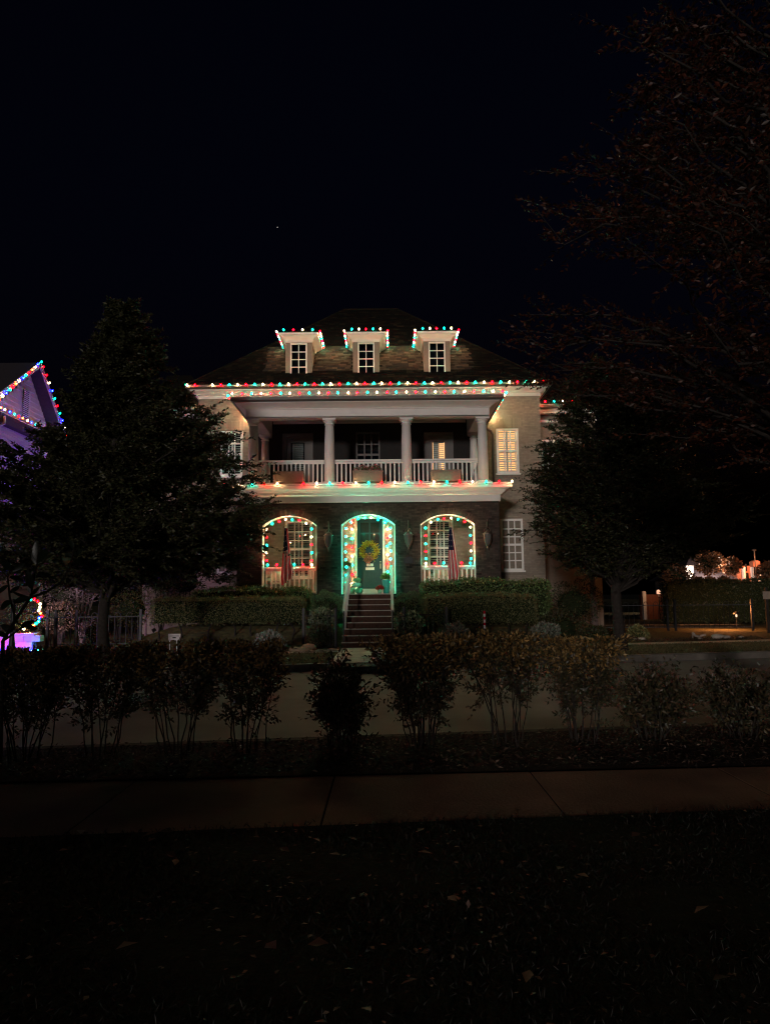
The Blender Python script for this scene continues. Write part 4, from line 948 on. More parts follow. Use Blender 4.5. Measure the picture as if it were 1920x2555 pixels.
def bush(name, label, c, r, n, leaf, cols, group=None, m='leaf', sq=.85, cat='shrub', shell=.35, w=None, up=.0):
    e = empty(name, (c[0], c[1], gz(c[0], c[1])), label, cat, group); d = rdir(n); R = r*(1-shell*rng.random(n)**2)[:, None]*(1+.10*np.sin(d[:, :1]*7+d[:, 2:]*5+c[0]))
    P = np.array(c)+d*R*np.array([1, 1, sq]); keep = P[:, 2] > gz(c[0], c[1])-.02; P = P[keep]; d = d[keep]; k = len(P)
    leaves('foliage', P, d+.8*rdir(k)+[0, 0, up], d+.6*rdir(k), leaf*rng.uniform(.6, 1.3, k), leaf*.5, palette(k, cols, w), M[m], e)
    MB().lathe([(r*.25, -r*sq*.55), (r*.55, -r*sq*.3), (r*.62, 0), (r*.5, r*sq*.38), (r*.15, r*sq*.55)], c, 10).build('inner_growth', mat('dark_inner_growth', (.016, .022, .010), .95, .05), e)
    mb = MB(); g = gz(c[0], c[1])
    for k in range(4): a = k*1.6; mb.tube([(c[0]+.05*math.cos(a), c[1]+.05*math.sin(a), g-.03), (c[0]+r*.3*math.cos(a), c[1]+r*.3*math.sin(a), c[2])], [.02, .01], 4)
    mb.build('stem', M['bark'], e); return e
c = at(815, 1515, 25.2); bush('boxwood_ball', 'round clipped boxwood left of the steps', (c.x, c.y, c.z), .58, 6500, .04, [(.065, .10, .05), (.08, .12, .055)], 'round boxwoods beside the steps', sq=.95, shell=.2)
c = at(1018, 1518, 25.2); bush('boxwood_ball', 'round clipped boxwood right of the steps', (c.x, c.y, c.z), .58, 6500, .04, [(.065, .10, .05), (.08, .12, .055)], 'round boxwoods beside the steps', sq=.95, shell=.2)
VAR = [(.16, .20, .12), (.24, .27, .18), (.09, .13, .06)]
c = at(805, 1535, 23.7); bush('variegated_shrub', 'pale variegated shrub left of the steps above dark undergrowth', (c.x, c.y, c.z-.05), .42, 1500, .085, VAR, None, sq=.6, up=.4)
c = at(1018, 1548, 23.5); bush('variegated_shrub', 'pale variegated shrub behind the hooped fence right of the steps', (c.x, c.y, c.z-.1), .45, 1500, .085, VAR, None, sq=.8, up=.4)
c = at(803, 1565, 23.45); bush('dark_shrub', 'dark low shrub beneath the variegated shrub', (c.x, c.y, .3), .45, 1500, .06, GREEN, None, sq=.9)
DM = [(.30, .31, .29), (.22, .24, .22), (.36, .37, .35)]
for px, py, Y, r_, lab in ((674, 1602, 21.6, .42, 'silvery dusty miller shrub above the sandstone slab'), (1137, 1578, 22.3, .36, 'grey green feathery shrub before the right lower hedge'), (1362, 1580, 22.5, .42, 'grey feathery shrub at the right end of the lower hedge')):
    c = at(px, py, Y); bush('silver_shrub', lab, (c.x, c.y, c.z-.03), r_, 1300, .095, DM if px < 900 else [(.13, .14, .11), (.17, .17, .14)], None, sq=.75, up=.5, shell=.5)
for px, py, Y, r_, lab in ((1430, 1500, 27.5, 1.0, 'tall loose shrub at the right corner of the brick house'), (1400, 1560, 24.5, .75, 'dark rounded shrub behind the right iron fence'), (1490, 1590, 23.6, .45, 'low spreading shrub before the right tree trunk'), (1590, 1580, 26.5, .35, 'small yellowish grassy clump by the iron fence')):
    c = at(px, py, Y); bush('garden_shrub', lab, (c.x, c.y, max(c.z-.1, r_*.4)), r_, int(2600*r_+500), .08, GREEN if px != 1590 else [(.2, .18, .07), (.14, .15, .06)], None, up=.3, shell=.6)
# the pinkish shrubs and saplings by the neighbour's fence
PK = [(.10, .085, .07), (.13, .10, .08), (.08, .075, .05)]
for px, py, Y, r_, lab, cl in ((215, 1440, 27.0, .95, 'tall twiggy shrub behind the iron fence, nearest the dark tree trunk', PK), (160, 1470, 28.0, .85, 'twiggy shrub against the lavender wall', PK), (150, 1540, 26.3, .62, 'low bronzed shrub just behind the left iron fence', [(.16, .10, .05), (.12, .09, .05)]), (300, 1440, 28.5, .9, 'dim bushy shrub in the dark between fence and house', GREEN), (330, 1520, 25.8, .75, 'dim bronze green shrub left of the clipped hedge', [(.09, .075, .03), (.07, .07, .03)]), (405, 1440, 27.3, .95, 'tall dark shrub against the left corner of the brick house', GREEN), (462, 1452, 27.0, .75, 'dark shrub filling the corner beside the upper left hedge', GREEN), (232, 1575, 25.6, .45, 'small shrub at the foot of the left tree', PK)):
    c = at(px, py, Y); bush('garden_shrub', lab, (c.x, c.y, max(c.z, r_*.5)), r_, int(2800*r_), .07, cl, None, shell=.8, up=.2)
for px, Y, top, lab in ((205, 27.2, 1440, 'thin pale branching sapling behind the left iron fence'), (363, 29.0, 1400, 'slim pale trunked tree in the dark side yard')):
    x = at(px, 1600, Y).x; zt = at(px, top, Y).z
    r = empty('sapling', (x, Y, 0), lab, 'tree'); mb = MB(); rs = random.Random(px)
    for k in range(4 if px == 205 else 1):
        dx = (k-1.5)*.12 if px == 205 else 0
        mb.tube([(x+dx*.3, Y, 0), (x+dx, Y+.05*k, zt*.5), (x+dx*1.8+.05, Y+.1*k, zt*.85), (x+dx*2.5, Y, zt+.4)], [.045, .035, .025, .012], 6)
        for q in range(5): zz = zt*(.45+.1*q); mb.tube([(x+dx*1.3, Y, zz), (x+dx*1.3+rs.uniform(-.5, .5), Y-.1, zz+.3), (x+dx*1.3+rs.uniform(-.7, .7), Y-.1, zz+.45)], [.016, .01, .005], 4)
    mb.build('trunk', M['palebark'], r)
    n = 1500; P = np.c_[x+rng.normal(0, .6, n), Y+rng.normal(0, .4, n), zt+.3+rng.normal(0, .5, n)]
    leaves('crown', P, rdir(n), rdir(n), .07, .035, palette(n, PK), M['leaf'], r)
x = at(1479, 1450, 30).x; r = empty('back_yard_tree', (x, 30, .1), 'straight dark tree trunk behind the fence, right of the brick house', 'tree')
MB().tube([(x, 30, 0), (x-.03, 30, 2.2), (x+.05, 30, 4.5), (x, 30, 8)], [.15, .12, .10, .05], 8).build('trunk', M['palebark'], r)
n = 3500; d = rdir(n); P = np.array([x+.5, 30.5, 6.0])+d*np.array([2.6, 2, 2.2])*rng.random((n, 1))**.4; leaves('crown', P, rdir(n), rdir(n), .14, .07, palette(n, GREEN), M['leaf'], r)

# ---------------------------------------------------------------- foreground hedge row: each shrub its own thing
def front_shrub(x, y, w, zt, dens, label, cols, group, seed, flat=True, leaf=.05, m='gloss', stemn=9, zlow=.45, tops=None):
    rs = np.random.default_rng(seed); r = empty('hedge_shrub', (x, y, .02), label, 'shrub', group); mb = MB(); P = []; D = []; N = []; Cc = []
    for k in range(stemn):
        a = 2*math.pi*(k+rs.random())/stemn; q = rs.uniform(.3, 1)
        ex, ey = x+math.cos(a)*w*q*1.12, y+math.sin(a)*.36*q; ez = zt*(rs.uniform(.92, 1.0) if flat else rs.uniform(.6, 1.0)*(1.15-.4*q))
        sb = rs.uniform(.03, .20); ln = (np.random.default_rng(seed+7).random()-.5)*.3; ex += ln*.5; p0 = np.array([x+sb*math.cos(a), y+sb*math.sin(a), 0]); p3 = np.array([ex, ey, ez]); p1 = p0+np.array([.10*w/.5*math.cos(a), .06*math.sin(a), ez*.55]); 
        ts = np.linspace(0, 1, 7); pl = [(1-t)**2*p0+2*t*(1-t)*p1+t*t*p3+rs.normal(size=3)*.012 for t in ts]
        mb.tube(pl, [rs.uniform(.004, .008)*(1-t*.7)+.0015 for t in ts], 5, cap=False)
        for j in range(int(dens*rs.uniform(.55, 1.25))):
            t = zlow+(1-zlow)*rs.random()**(.6); i = min(5, int(t*6)); p = pl[i]*(1-(t*6-i))+pl[i+1]*(t*6-i)
            td = rs.normal(size=3)*.7+np.array([math.cos(a)*.3, math.sin(a)*.2, .75]); td /= np.linalg.norm(td); tl = rs.uniform(.10, .30)*(1.1 if t > .5 else .8)
            e = p+td*tl
            if flat and e[2] > zt+.05: e[2] = zt+.05*rs.random(); td = e-p; tl = np.linalg.norm(td); td /= max(tl, 1e-6)
            mb.add([p, p+np.array([.005, 0, .003]), e], [(0, 1, 2)])
            n = 8; s = np.linspace(.25, 1, n)[:, None]; P.append(p+td*tl*s)
            sd_ = np.cross(td, rs.normal(size=3)); sd_ /= max(np.linalg.norm(sd_), 1e-6)
            D.append(td*.75+sd_*np.where(np.arange(n) % 2 == 0, 1, -1)[:, None]*.8+rs.normal(size=(n, 3))*.35); N.append(rs.normal(size=(n, 3))+np.array([0, -.2, .8]))
    P = np.concatenate(P); D = np.concatenate(D); N = np.concatenate(N); n = len(P)
    Cc = palette(n, cols)
    if tops is not None: k = rng.random(n) < np.clip((P[:, 2]/zt-.62)*2.2, 0, .7); Cc[k] = palette(int(k.sum()), tops)
    mb.build('stem', M['bark'], r); leaves('foliage', P, D, N, leaf*rs.uniform(.7, 1.3, n), leaf*.48, Cc, M[m], r)
BR = [(.20, .115, .038), (.26, .145, .045), (.14, .09, .035), (.23, .155, .06)]; DG = [(.036, .036, .018), (.06, .045, .022), (.03, .03, .015), (.08, .05, .028)]
FG = 'shrubs of the roadside hedge'
rows = [(75, 1625, .55, 60, 'dark hedge shrub at the left edge of the row under the big leaves', True), (262, 1622, .50, 62, 'hedge shrub in front of the dark street tree trunk', True), (450, 1606, .50, 60, 'hedge shrub with bronze tips before the white yard sign', True), (620, 1604, .33, 46, 'bronze tipped hedge shrub bordering the road gap, left side', True),
        (856, 1645, .25, 24, 'small upright holly shrub standing alone in the hedge gap', False), (1050, 1590, .42, 54, 'bronze tipped hedge shrub bordering the gap, right side', True), (1262, 1584, .50, 66, 'dense bronze hedge shrub below the striped marker stake', True), (1440, 1596, .46, 60, 'bronze hedge shrub before the right street tree', True), (1625, 1655, .33, 24, 'short dark glossy shrub right of the bronze hedge', False), (1835, 1665, .38, 24, 'short dull shrub nearest the right picture edge', False)]
for i, (px, py, w_, dn, lab, fl) in enumerate(rows):
    y = 7.95+.1*((px-960)/1850*8.2); p = at(px, py, y)
    front_shrub(p.x, y, w_, p.z-.03, dn, lab, DG, FG, 100+i, fl, .050 if fl else .058, 'gloss', (15, 9, 12, 10, 16, 17, 12, 14, 18, 15)[i], (.30, .26, .32, .20, .12, .16, .34, .24, .08, .12)[i], BR if fl else None)
p = at(-180, 1625, 7.4); front_shrub(p.x, 7.4, .5, 1.0, 50, 'hedge shrub beyond the left picture edge', DG, FG, 131, True, .05, 'gloss', 12, .4, BR)

# magnolia sprig at the left: every big leaf a part
mg = empty('magnolia_sapling', at(10, 1720, 7.3).to_tuple()[:2] + (0.02,), 'dark young magnolia with large leaves at the left edge', 'shrub')
def A(px, py, dy=0): return at(px, py, 7.3+dy)
b0 = Vector((A(10, 1720).x, 7.3, .02))
mb = MB(); mb.tube([b0, A(8, 1600), A(40, 1545), A(76, 1492), A(118, 1476), A(150, 1455), A(172, 1420), A(182, 1385), A(184, 1365)], [.02, .018, .016, .014, .011, .010, .009, .007, .004], 6)
mb.tube([A(76, 1492), A(84, 1450), A(93, 1408), A(97, 1375), A(96, 1350)], [.011, .010, .009, .007, .004], 6); mb.tube([A(40, 1545), A(25, 1490), A(20, 1440), A(30, 1410)], [.012, .01, .008, .005], 6); mb.tube([A(8, 1600), A(50, 1570), A(70, 1560)], [.012, .009, .005], 5); mb.tube([A(20, 1440), A(0, 1420)], [.007, .004], 5)
mb.build('stem', M['bark'], mg)
vs = []; fs = []; nl = 9
for k in range(nl):
    t = k/(nl-1); w_ = .21*math.sin(math.pi*min(1, t*.96+.03))**.8; zc = -.12*t*t
    vs += [(-w_, t, zc+.05*math.sin(math.pi*t)), (0, t, zc), (w_, t, zc+.05*math.sin(math.pi*t))]
for k in range(nl-1): fs += [(3*k, 3*k+1, 3*k+4, 3*k+3), (3*k+1, 3*k+2, 3*k+5, 3*k+4)]
ml = MB().add(vs, fs).mesh('large_leaf', mat('magnolia_leaf', (.014, .02, .010), .35, .4), smooth=True)
LV = [((95, 1402), (88, 1350)), ((97, 1404), (118, 1365)), ((96, 1410), (78, 1375)), ((93, 1412), (112, 1402)), ((94, 1415), (75, 1425)), ((88, 1432), (138, 1440)), ((82, 1455), (62, 1430)), ((80, 1470), (68, 1425)), ((78, 1480), (66, 1440)), ((76, 1490), (25, 1478)), ((78, 1488), (96, 1466)), ((74, 1494), (30, 1500)), ((30, 1425), (62, 1405)), ((28, 1420), (5, 1400)), ((24, 1440), (58, 1445)), ((22, 1450), (-10, 1440)), ((22, 1460), (-8, 1480)), ((24, 1480), (50, 1462)), ((30, 1500), (-5, 1520)), ((182, 1390), (160, 1380)), ((183, 1385), (205, 1372)), ((182, 1395), (208, 1412)), ((181, 1398), (150, 1396)), ((184, 1370), (174, 1345)), ((170, 1420), (190, 1408)), ((50, 1570), (85, 1545)), ((60, 1565), (30, 1540)), ((40, 1575), (0, 1560)), ((66, 1562), (92, 1570)), ((20, 1590), (-10, 1575))]
for i, (a, b) in enumerate(LV):
    rs = random.Random(i); pa, pb = A(*a, rs.uniform(-.1, .1)), A(*b, rs.uniform(-.15, .1)); d = pb-pa; L = d.length; d.normalize()
    n_ = Vector((rs.uniform(-.5, .5), -1+rs.uniform(-.2, .9), rs.uniform(-.2, .9))); n_ = (n_-d*n_.dot(d)).normalized(); xx = d.cross(n_)
    inst('large_leaf', ml, pa, mg, Matrix((xx, d, n_)).transposed().to_quaternion(), (L*.95, L, L))

# ---------------------------------------------------------------- litter: fallen leaves, mulch chips, grass
n = 2400; P = np.c_[rng.uniform(-6, 7, n), rng.uniform(2.4, 6.6, n), rng.uniform(.015, .03, n)]; k = P[:, 1] < 5.42+.09*P[:, 0]; P = P[k | (rng.random(n) < .02)]; n = len(P)
P[:, 2] += np.where(P[:, 1] > 5.4+.09*P[:, 0], .012, .03)
sz = np.where(rng.random(n) < .06, .09, .035)*rng.uniform(.6, 1.2, n)
tag(leaves('fallen_leaves', P, rdir(n)*[1, 1, .10], np.array([0, 0, 1])+.28*rdir(n), sz, sz*.6, palette(n, [(.08, .035, .02), (.12, .06, .03), (.06, .035, .02), (.24, .17, .12)], [.42, .28, .26, .04]), M['leaf'], None), 'scattered dry brown leaves on the dark lawn', 'leaves', kind='stuff')
n = 60000; P = np.c_[rng.uniform(-4.6, 5.2, n), rng.uniform(2.5, 5.9, n), np.zeros(n)]; P = P[(P[:, 1] < 5.40+.09*P[:, 0]+np.abs(rng.normal(0, .05, n))) & (np.sin(P[:, 0]*3.1+np.sin(P[:, 1]*4))+np.sin(P[:, 1]*5.3+P[:, 0]*1.7)+rng.normal(0, .6, n) > -.7)]; n = len(P)
tag(leaves('grass', P, np.array([0, 0, .7])+1.0*rdir(n)*[1, 1, .5], rdir(n), rng.uniform(.02, .06, n), .005, palette(n, [(.005, .006, .003), (.008, .008, .004), (.012, .010, .006)]), M['leaf'], None), 'short dark grass on the near lawn', 'grass', kind='stuff')
n = 11000; x = rng.uniform(-7, 7.5, n); y = rng.uniform(0, 1, n); y = (6.83+.05*x)+.0+(kn(0)-.2+.13*x-(6.83+.05*x))*y; P = np.c_[x, y, .025+.04*rng.random(n)]
sz = rng.uniform(.02, .07, n); tag(leaves('mulch_litter', P, rdir(n)*[1, 1, .4], np.array([0, 0, 1])+.7*rdir(n), sz, sz*.35, palette(n, [(.036, .022, .016), (.06, .033, .025), (.02, .015, .012), (.18, .12, .09)], [.4, .25, .28, .07]), M['gloss'], None), 'wood mulch and dead leaves under the roadside hedge', 'mulch', kind='stuff')
n = 26000; x = rng.uniform(-14, 14, n); t = rng.random(n); y = kf(0)+.2*x+.18+(3.5)*t; P = np.c_[x, y, np.zeros(n)]; P = P[~((P[:, 0] > -1.38) & (P[:, 0] < .32))]; n = len(P)
tag(leaves('verge_grass', P, np.array([0, 0, 1.0])+.8*rdir(n), rdir(n), rng.uniform(.03, .08, n), .012, palette(n, [(.12, .11, .05), (.16, .135, .065), (.08, .085, .04)]), M['leaf'], None), 'thin dry grass on the far verge', 'grass', kind='stuff')
n = 9000; x = rng.uniform(-13, 13, n); y = 22.5+.2*x+rng.uniform(0, 1.7, n); P = np.c_[x, y, np.array([gz(a, b) for a, b in zip(x, y)])+.02]; P = P[~((P[:, 0] > -1.5) & (P[:, 0] < .4))]; n = len(P)
tag(leaves('bed_litter', P, rdir(n)*[1, 1, .5], np.array([0, 0, 1])+.7*rdir(n), rng.uniform(.03, .08, n), .03, palette(n, [(.06, .04, .03), (.1, .07, .05), (.03, .025, .02)]), M['leaf'], None), 'dead leaves over the far planting bed', 'leaves', kind='stuff')

# ---------------------------------------------------------------- stones, sign, stake, iron fences
def stone(x, y, z, sx_, sy_, sz_, label, seed, m='stone', name='rock', group='stones edging the planting bed'):
    rs = np.random.default_rng(seed); mb = MB(); vs = []; fs = []; nu, nv = 10, 6
    for j in range(nv):
        t = -1+2*j/(nv-1)
        for i in range(nu): a = 2*math.pi*i/nu; rr = math.cos(t*1.45)**.6*(1+.12*rs.normal()); vs.append((x+sx_*rr*math.cos(a), y+sy_*rr*math.sin(a), z+sz_*(.5+.5*math.sin(t*1.45))))
    for j in range(nv-1):
        for i in range(nu): fs.append((j*nu+i, j*nu+(i+1) % nu, (j+1)*nu+(i+1) % nu, (j+1)*nu+i))
    fs.append(tuple(range(nu-1, -1, -1))); fs.append(tuple((nv-1)*nu+k for k in range(nu)))
    tag(mb.add(vs, fs).build(name, M[m], smooth=True), label, 'rock', group)
p = at(745, 1616, 21.6); stone(p.x, 21.6, -.02, .34, .22, .17, 'long flat sandstone slab beside the front walk', 1, 'sand')
p = at(770, 1610, 21.9); stone(p.x, 21.9, -.02, .20, .16, .24, 'upright sandstone rock behind the flat slab', 2, 'sand')
SL = {755: 'small rounded stone under the middle of the flat sandstone slab', 775: 'rounded stone at the right end of the sandstone slab', 788: 'small stone just right of the sandstone slab', 800: 'large rounded stone midway between the slab and the front walk', 815: 'rounded stone second nearest the walk on the slab side', 828: 'largest stone of the row, close to the bottom step', 840: 'small stone touching the corner of the bottom step', 733: 'smallest stone at the left end of the row, under the slab', 765: 'tiny stone in front of the sandstone slab'}
for px, Y, s in [(755, 21.3, .07), (775, 21.35, .09), (788, 21.45, .06), (800, 21.55, .10), (815, 21.6, .08), (828, 21.75, .11), (840, 21.85, .07), (733, 21.2, .055), (765, 21.15, .05)]:
    x = at(px, 1620, Y).x; stone(x, Y, -.01, s*1.3, s, s*.9, SL[px], px)
for i, (px, Y, s) in enumerate([(1580, 25.0, .10), (1600, 25.1, .12), (1788, 25.8, .16), (1812, 25.9, .11), (1848, 26.1, .08), (1745, 25.7, .07)]):
    x = at(px, 1600, Y).x; stone(x, Y, -.02, s*1.3, s, s*1.2, ['flat pale stone beside the right sidewalk near the tree', 'long pale stone beside the right sidewalk near the tree', 'largest round stone right of the white edging piece', 'round pale stone next to the largest one', 'smallest stone at the right end of the row', 'small stone under the white edging piece'][i], 30+i)
x = at(1735, 1585, 25.8).x; e = empty('edging_piece', (x, 25.8, 0), 'broken white edging piece on the bed by the iron fence', 'edging'); mb = MB(); mb.bar((x-.12, 25.8, .22), (x-.02, 25.8, .10), .05, .07); mb.bar((x-.02, 25.8, .10), (x+.18, 25.9, .07), .05, .06); mb.bar((x+.18, 25.9, .1), (x+.34, 25.8, .14), .05, .06); mb.bar((x-.1, 25.85, -.02), (x-.1, 25.85, .2), .04, .04); mb.build('piece', M['stone'], e)
p = at(435, 1590, 22.3); ys = empty('yard_sign', (p.x, 22.3, 0), 'small white yard sign on two thin legs left of the hedge', 'sign')
mb = MB()
mb.box(p.x-.18, p.x+.18, 22.3, 22.312, p.z-.09, p.z+.10); mb.build('sign_panel', M['fwhite'], ys)
mb = MB(); mb.box(p.x-.14, p.x+.14, 22.296, 22.299, p.z+.03, p.z+.045); mb.box(p.x-.05, p.x+.05, 22.296, 22.299, p.z-.03, p.z+.005); mb.build('printed_lines', M['dark'], ys)
for s in (-.13, .08): MB().box(p.x+s-.01, p.x+s+.01, 22.302, 22.311, -.05, p.z-.088).build('leg', M['white'], ys)
p = at(1208, 1545, 23.3); a = at(1208, 1524, 23.3); b = at(1209, 1568, 23.3)
sk = empty('marker_stake', (p.x, 23.3, 0), 'red and white striped marker stake before the right hedge', 'stake'); n = 6
for k in range(n): z0 = b.z+(a.z-b.z)*k/n; z1 = b.z+(a.z-b.z)*(k+1)/n; MB().lathe([(.035, 0), (.033, z1-z0-.001)], (p.x, 23.3, z0), 8).build('band', M['red'] if k % 2 else M['fwhite'], sk)
MB().box(p.x-.012, p.x+.012, 23.29, 23.31, -.05, b.z).build('stake', M['iron'], sk)
PK1 = MB().tube([(0, 0, .06), (0, 0, 1.0)], .010, 5).mesh('picket', M['iron'])
hp = [(-.085, 0, .98)] + [(-.085*math.cos(math.pi*k/8), 0, 1.02+.10*math.sin(math.pi*k/8)) for k in range(9)] + [(.085, 0, .98)]
PK2 = MB().tube(hp, .010, 5).mesh('hoop', M['iron'])
def iron_fence(a, b, label, z=0.0, step=.17, posts=(0, 1), hoops=True, m=None):
    a = Vector(a); b = Vector(b); r = empty('iron_fence', (a.x, a.y, z), label, 'fence', 'black iron garden fences'); L = (b-a).length; n = int(L/step); ang = math.atan2(b.y-a.y, b.x-a.x); q = Quaternion((0, 0, 1), ang)
    mb = MB(); mb.bar((a.x, a.y, z+.10), (b.x, b.y, z+.10), .03, .03); mb.bar((a.x, a.y, z+.98), (b.x, b.y, z+.98), .03, .03); mb.build('rail', M['iron'], r)
    for k in range(n): p = a.lerp(b, (k+.5)/n); inst('picket', PK1, (p.x, p.y, z), r)
    if hoops:
        for k in range(0, n-1, 2): p = a.lerp(b, (k+1)/n); inst('hoop', PK2, (p.x, p.y, z), r, q)
    for t in posts: p = a.lerp(b, t); MB().box(p.x-.04, p.x+.04, p.y-.04, p.y+.04, z-.05, z+1.22).build('post', M['iron'], r)
    return r
f1 = at(190, 1600, 24.6).x
iron_fence((f1, 24.6, 0), (at(350, 1600, 24.9).x, 24.9, 0), 'black iron fence behind the left street tree trunk', 0, .17)
iron_fence((at(118, 1600, 24.4).x, 24.4, 0), (f1-.06, 24.55, 0), 'iron gate panel lit blue beside the pink stone wall', 0, .17, (0, .3))
iron_fence((.55, 23.3, 0), (1.9, 23.6, 0), 'short hooped iron fence right of the front steps', 0, .17)
iron_fence((-2.6, 23.6, 0), (-1.55, 23.2, 0), 'short hooped iron fence left of the front steps', 0, .17)
iron_fence((6.2, 31.2, 0), (14.6, 29.9, 0), 'long iron fence before the orange lit lawn at the right', .1, .19, (0, .62, .655, 1))
for s, x, lab in ((-1, -1.62, 'tall iron hoop post at the left foot of the steps'), (1, .50, 'tall iron hoop post at the right foot of the steps')):
    y = 23.05; r = empty('hoop_post', (x, y, 0), lab, 'post'); w_ = .09
    pts = [(x-w_, y, 0), (x-w_, y, 1.22)] + [(x-w_*math.cos(math.pi*k/10), y, 1.22+.13*math.sin(math.pi*k/10)) for k in range(1, 10)] + [(x+w_, y, 1.22), (x+w_, y, 0)]
    MB().tube(pts, .017, 6).build('hoop', M['iron'], r)
    MB().bar((x-w_, y, .95), (x+w_, y, .95), .02, .03).build('rail', M['iron'], r)
p = at(30, 1600, 18.6); r = empty('iron_post', (p.x, 18.6, 0), 'dark ornamental iron post before the pink lit wall', 'post')
zt = at(30, 1500, 18.6).z
MB().lathe([(.13, 0), (.14, .18), (.11, .24), (.10, .34), (.12, .38), (.075, .44), (.055, .7), (.05, zt-.15), (.07, zt-.12), (.05, zt-.08), (.06, zt-.02), (.02, zt+.06)], (p.x, 18.6, 0), 12).build('post', M['iron'], r)

# ================================================================ neighbour's house at the left
NX = -14.75
NH = empty('neighbour_house', (NX, 28, 0), 'white sided neighbouring house with a light edged gable at the left', 'house')
gA, gP, gB, gz0, gz1 = 26.7, 30.1, 32.9, 8.85, 11.05
wallm = MB()
nb = 0; z = .0
while z < 11.0:                                      # lap siding boards on the wall facing our house
    ya, yb = 20.0, 31.9
    if z > gz0-.4: t = (z-(gz0-.4))/(gz1-gz0+.1); ya = 26.9+(gP-26.9)*t; yb = 32.3-(32.3-gP)*t
    if yb-ya > .1:
        b = MB().add([(NX+.035, ya, z), (NX+.035, yb, z), (NX+.005, yb, z+.2), (NX+.005, ya, z+.2), (NX-.02, ya, z), (NX-.02, yb, z)], [(0, 1, 2, 3), (4, 5, 1, 0)])
        b.build('siding_board', M['nwall'], NH); nb += 1
    z += .2
mb = MB(); mb.box(NX-9, NX-.03, 20, 31.9, 0, 8.7); mb.add([(NX-.03, 26.9, 8.7), (NX-.03, 32.3, 8.7), (NX-.03, gP, 11.0), (NX-9, 26.9, 8.7), (NX-9, 32.3, 8.7), (NX-9, gP, 11.0)], [(0, 1, 2), (5, 4, 3)])
mb.build('wall', M['nwall'], NH)
MB().box(NX-.3, NX+.075, 31.55, 31.95, 0, 8.6).build('corner_board', M['white'], NH)
XO = NX+.40
mb = MB()
for (ya, za), (yb, zb) in (((gA-.4, gz0-.25), (gP, gz1+.22)), ((gP, gz1+.22), (gB+.3, gz0-.45))):
    mb.add([(XO, ya, za), (XO, yb, zb), (NX-9, yb, zb), (NX-9, ya, za), (XO, ya, za+.14), (XO, yb, zb+.14), (NX-9, yb, zb+.14), (NX-9, ya, za+.14)], [(0, 1, 2, 3), (7, 6, 5, 4), (0, 4, 5, 1), (0, 3, 7, 4), (1, 5, 6, 2)])
mb.build('roof', M['nroof'], NH)
mb = MB()
for (ya, za), (yb, zb) in (((gA-.4, gz0-.25), (gP, gz1+.22)), ((gP, gz1+.22), (gB+.3, gz0-.45))): mb.bar((XO+.02, ya, za+.05), (XO+.02, yb, zb+.05), .04, .2)
mb.build('rake_board', M['nwall'], NH)
MB().box(NX+.005, NX+.32, 19.5, 32.2, 8.25, 8.62).build('eave_box', M['nroof'], NH)
mb = MB(); mb.tube([(NX+.34, 27.6, 8.5), (NX+.40, 27.5, 8.2), (NX+.3, 27.1, 7.95), (NX+.12, 26.9, 7.8), (NX+.12, 26.9, .3)], .05, 6); mb.build('downspout', M['nwall'], NH)
lv = MB(); sm = MB().bar((0, -.28, 0), (0, .28, 0), .05, .03).mesh('vent_slat', M['nwall'])
vent = MB().box(NX+.036, NX+.045, 29.55, 30.05, 8.95, 10.15).build('gable_vent', M['nroof'], NH)
for k in range(15): inst('vent_slat', sm, (NX+.065, 29.8, 9.0+k*.08), vent, Quaternion((0, 1, 0), .6))
wn = MB().box(NX+.04, NX+.09, 29.7, 30.7, 2.0, 3.9).build('window', M['nwall'], NH); MB().box(NX+.092, NX+.10, 29.8, 30.6, 2.1, 3.8).build('pane', M['dark'], wn)
NG = 'light strings on the neighbouring house'; MC = 'GBWORGBWOR'
def p3(y, z): return Vector((XO+.06, y, z))
light_string('string_light', 'multicolour light string climbing the near rake of the neighbour gable', NG, spread(p3(gA+.2, gz0+.05), p3(gP-.05, gz1+.30), 14), 'OWBGROWBGROWBG', (.4, -.2, .8), BM3)
light_string('string_light', 'multicolour light string down the far rake of the neighbour gable', NG, spread(p3(gP+.15, gz1+.15), p3(gB+.2, gz0-.25), 11), 'RRWBGRGBWRW', (.4, .2, .8), BM3)
light_string('string_light', 'multicolour light string along the neighbour eave below the gable', NG, spread((NX+.38, 27.0-.9, 8.66), (NX+.38, 32.0, 8.66), 18), 'BGROWBGROWBGROWBGW', (.4, 0, .8), BM3)
# purple garden floodlight washing the gable
fl = empty('garden_floodlight', (-9.6, 31.0, 0), 'small garden floodlight casting purple light on the neighbour wall', 'floodlight')
mb = MB(); mb.tube([(-9.6, 31.0, -.1), (-9.6, 31.0, .22)], .02, 6); mb.build('spike', M['iron'], fl)
dv = (Vector((NX, 29.4, 9.0)) - Vector((-9.6, 31.0, .3))).normalized()
MB().bar(Vector((-9.6, 31.0, .28))-dv*.09, Vector((-9.6, 31.0, .28))+dv*.05, .16, .16).build('housing', M['iron'], fl)
def lamp(kind, loc, col, e, parent=None, aim=None, size=70, rad=.05, blend=.6):
    l = bpy.data.lights.new('lamp_light', kind); l.energy = e; l.color = col; l.shadow_soft_size = rad
    o = bpy.data.objects.new('lamp_light', l); C.objects.link(o); o.location = loc
    if kind == 'SPOT': l.spot_size = math.radians(size); l.spot_blend = blend; o.rotation_euler = (-(Vector(aim)-Vector(loc))).to_track_quat('Z', 'Y').to_euler()
    if parent is not None: o.parent = parent; o.location = Vector(loc)-WL[parent.name]
    return o
lamp('SPOT', Vector((-9.6, 31.0, .28))+dv*.09, (.36, .14, 1.0), 2400, fl, (NX, 29.8, 9.3), 58)
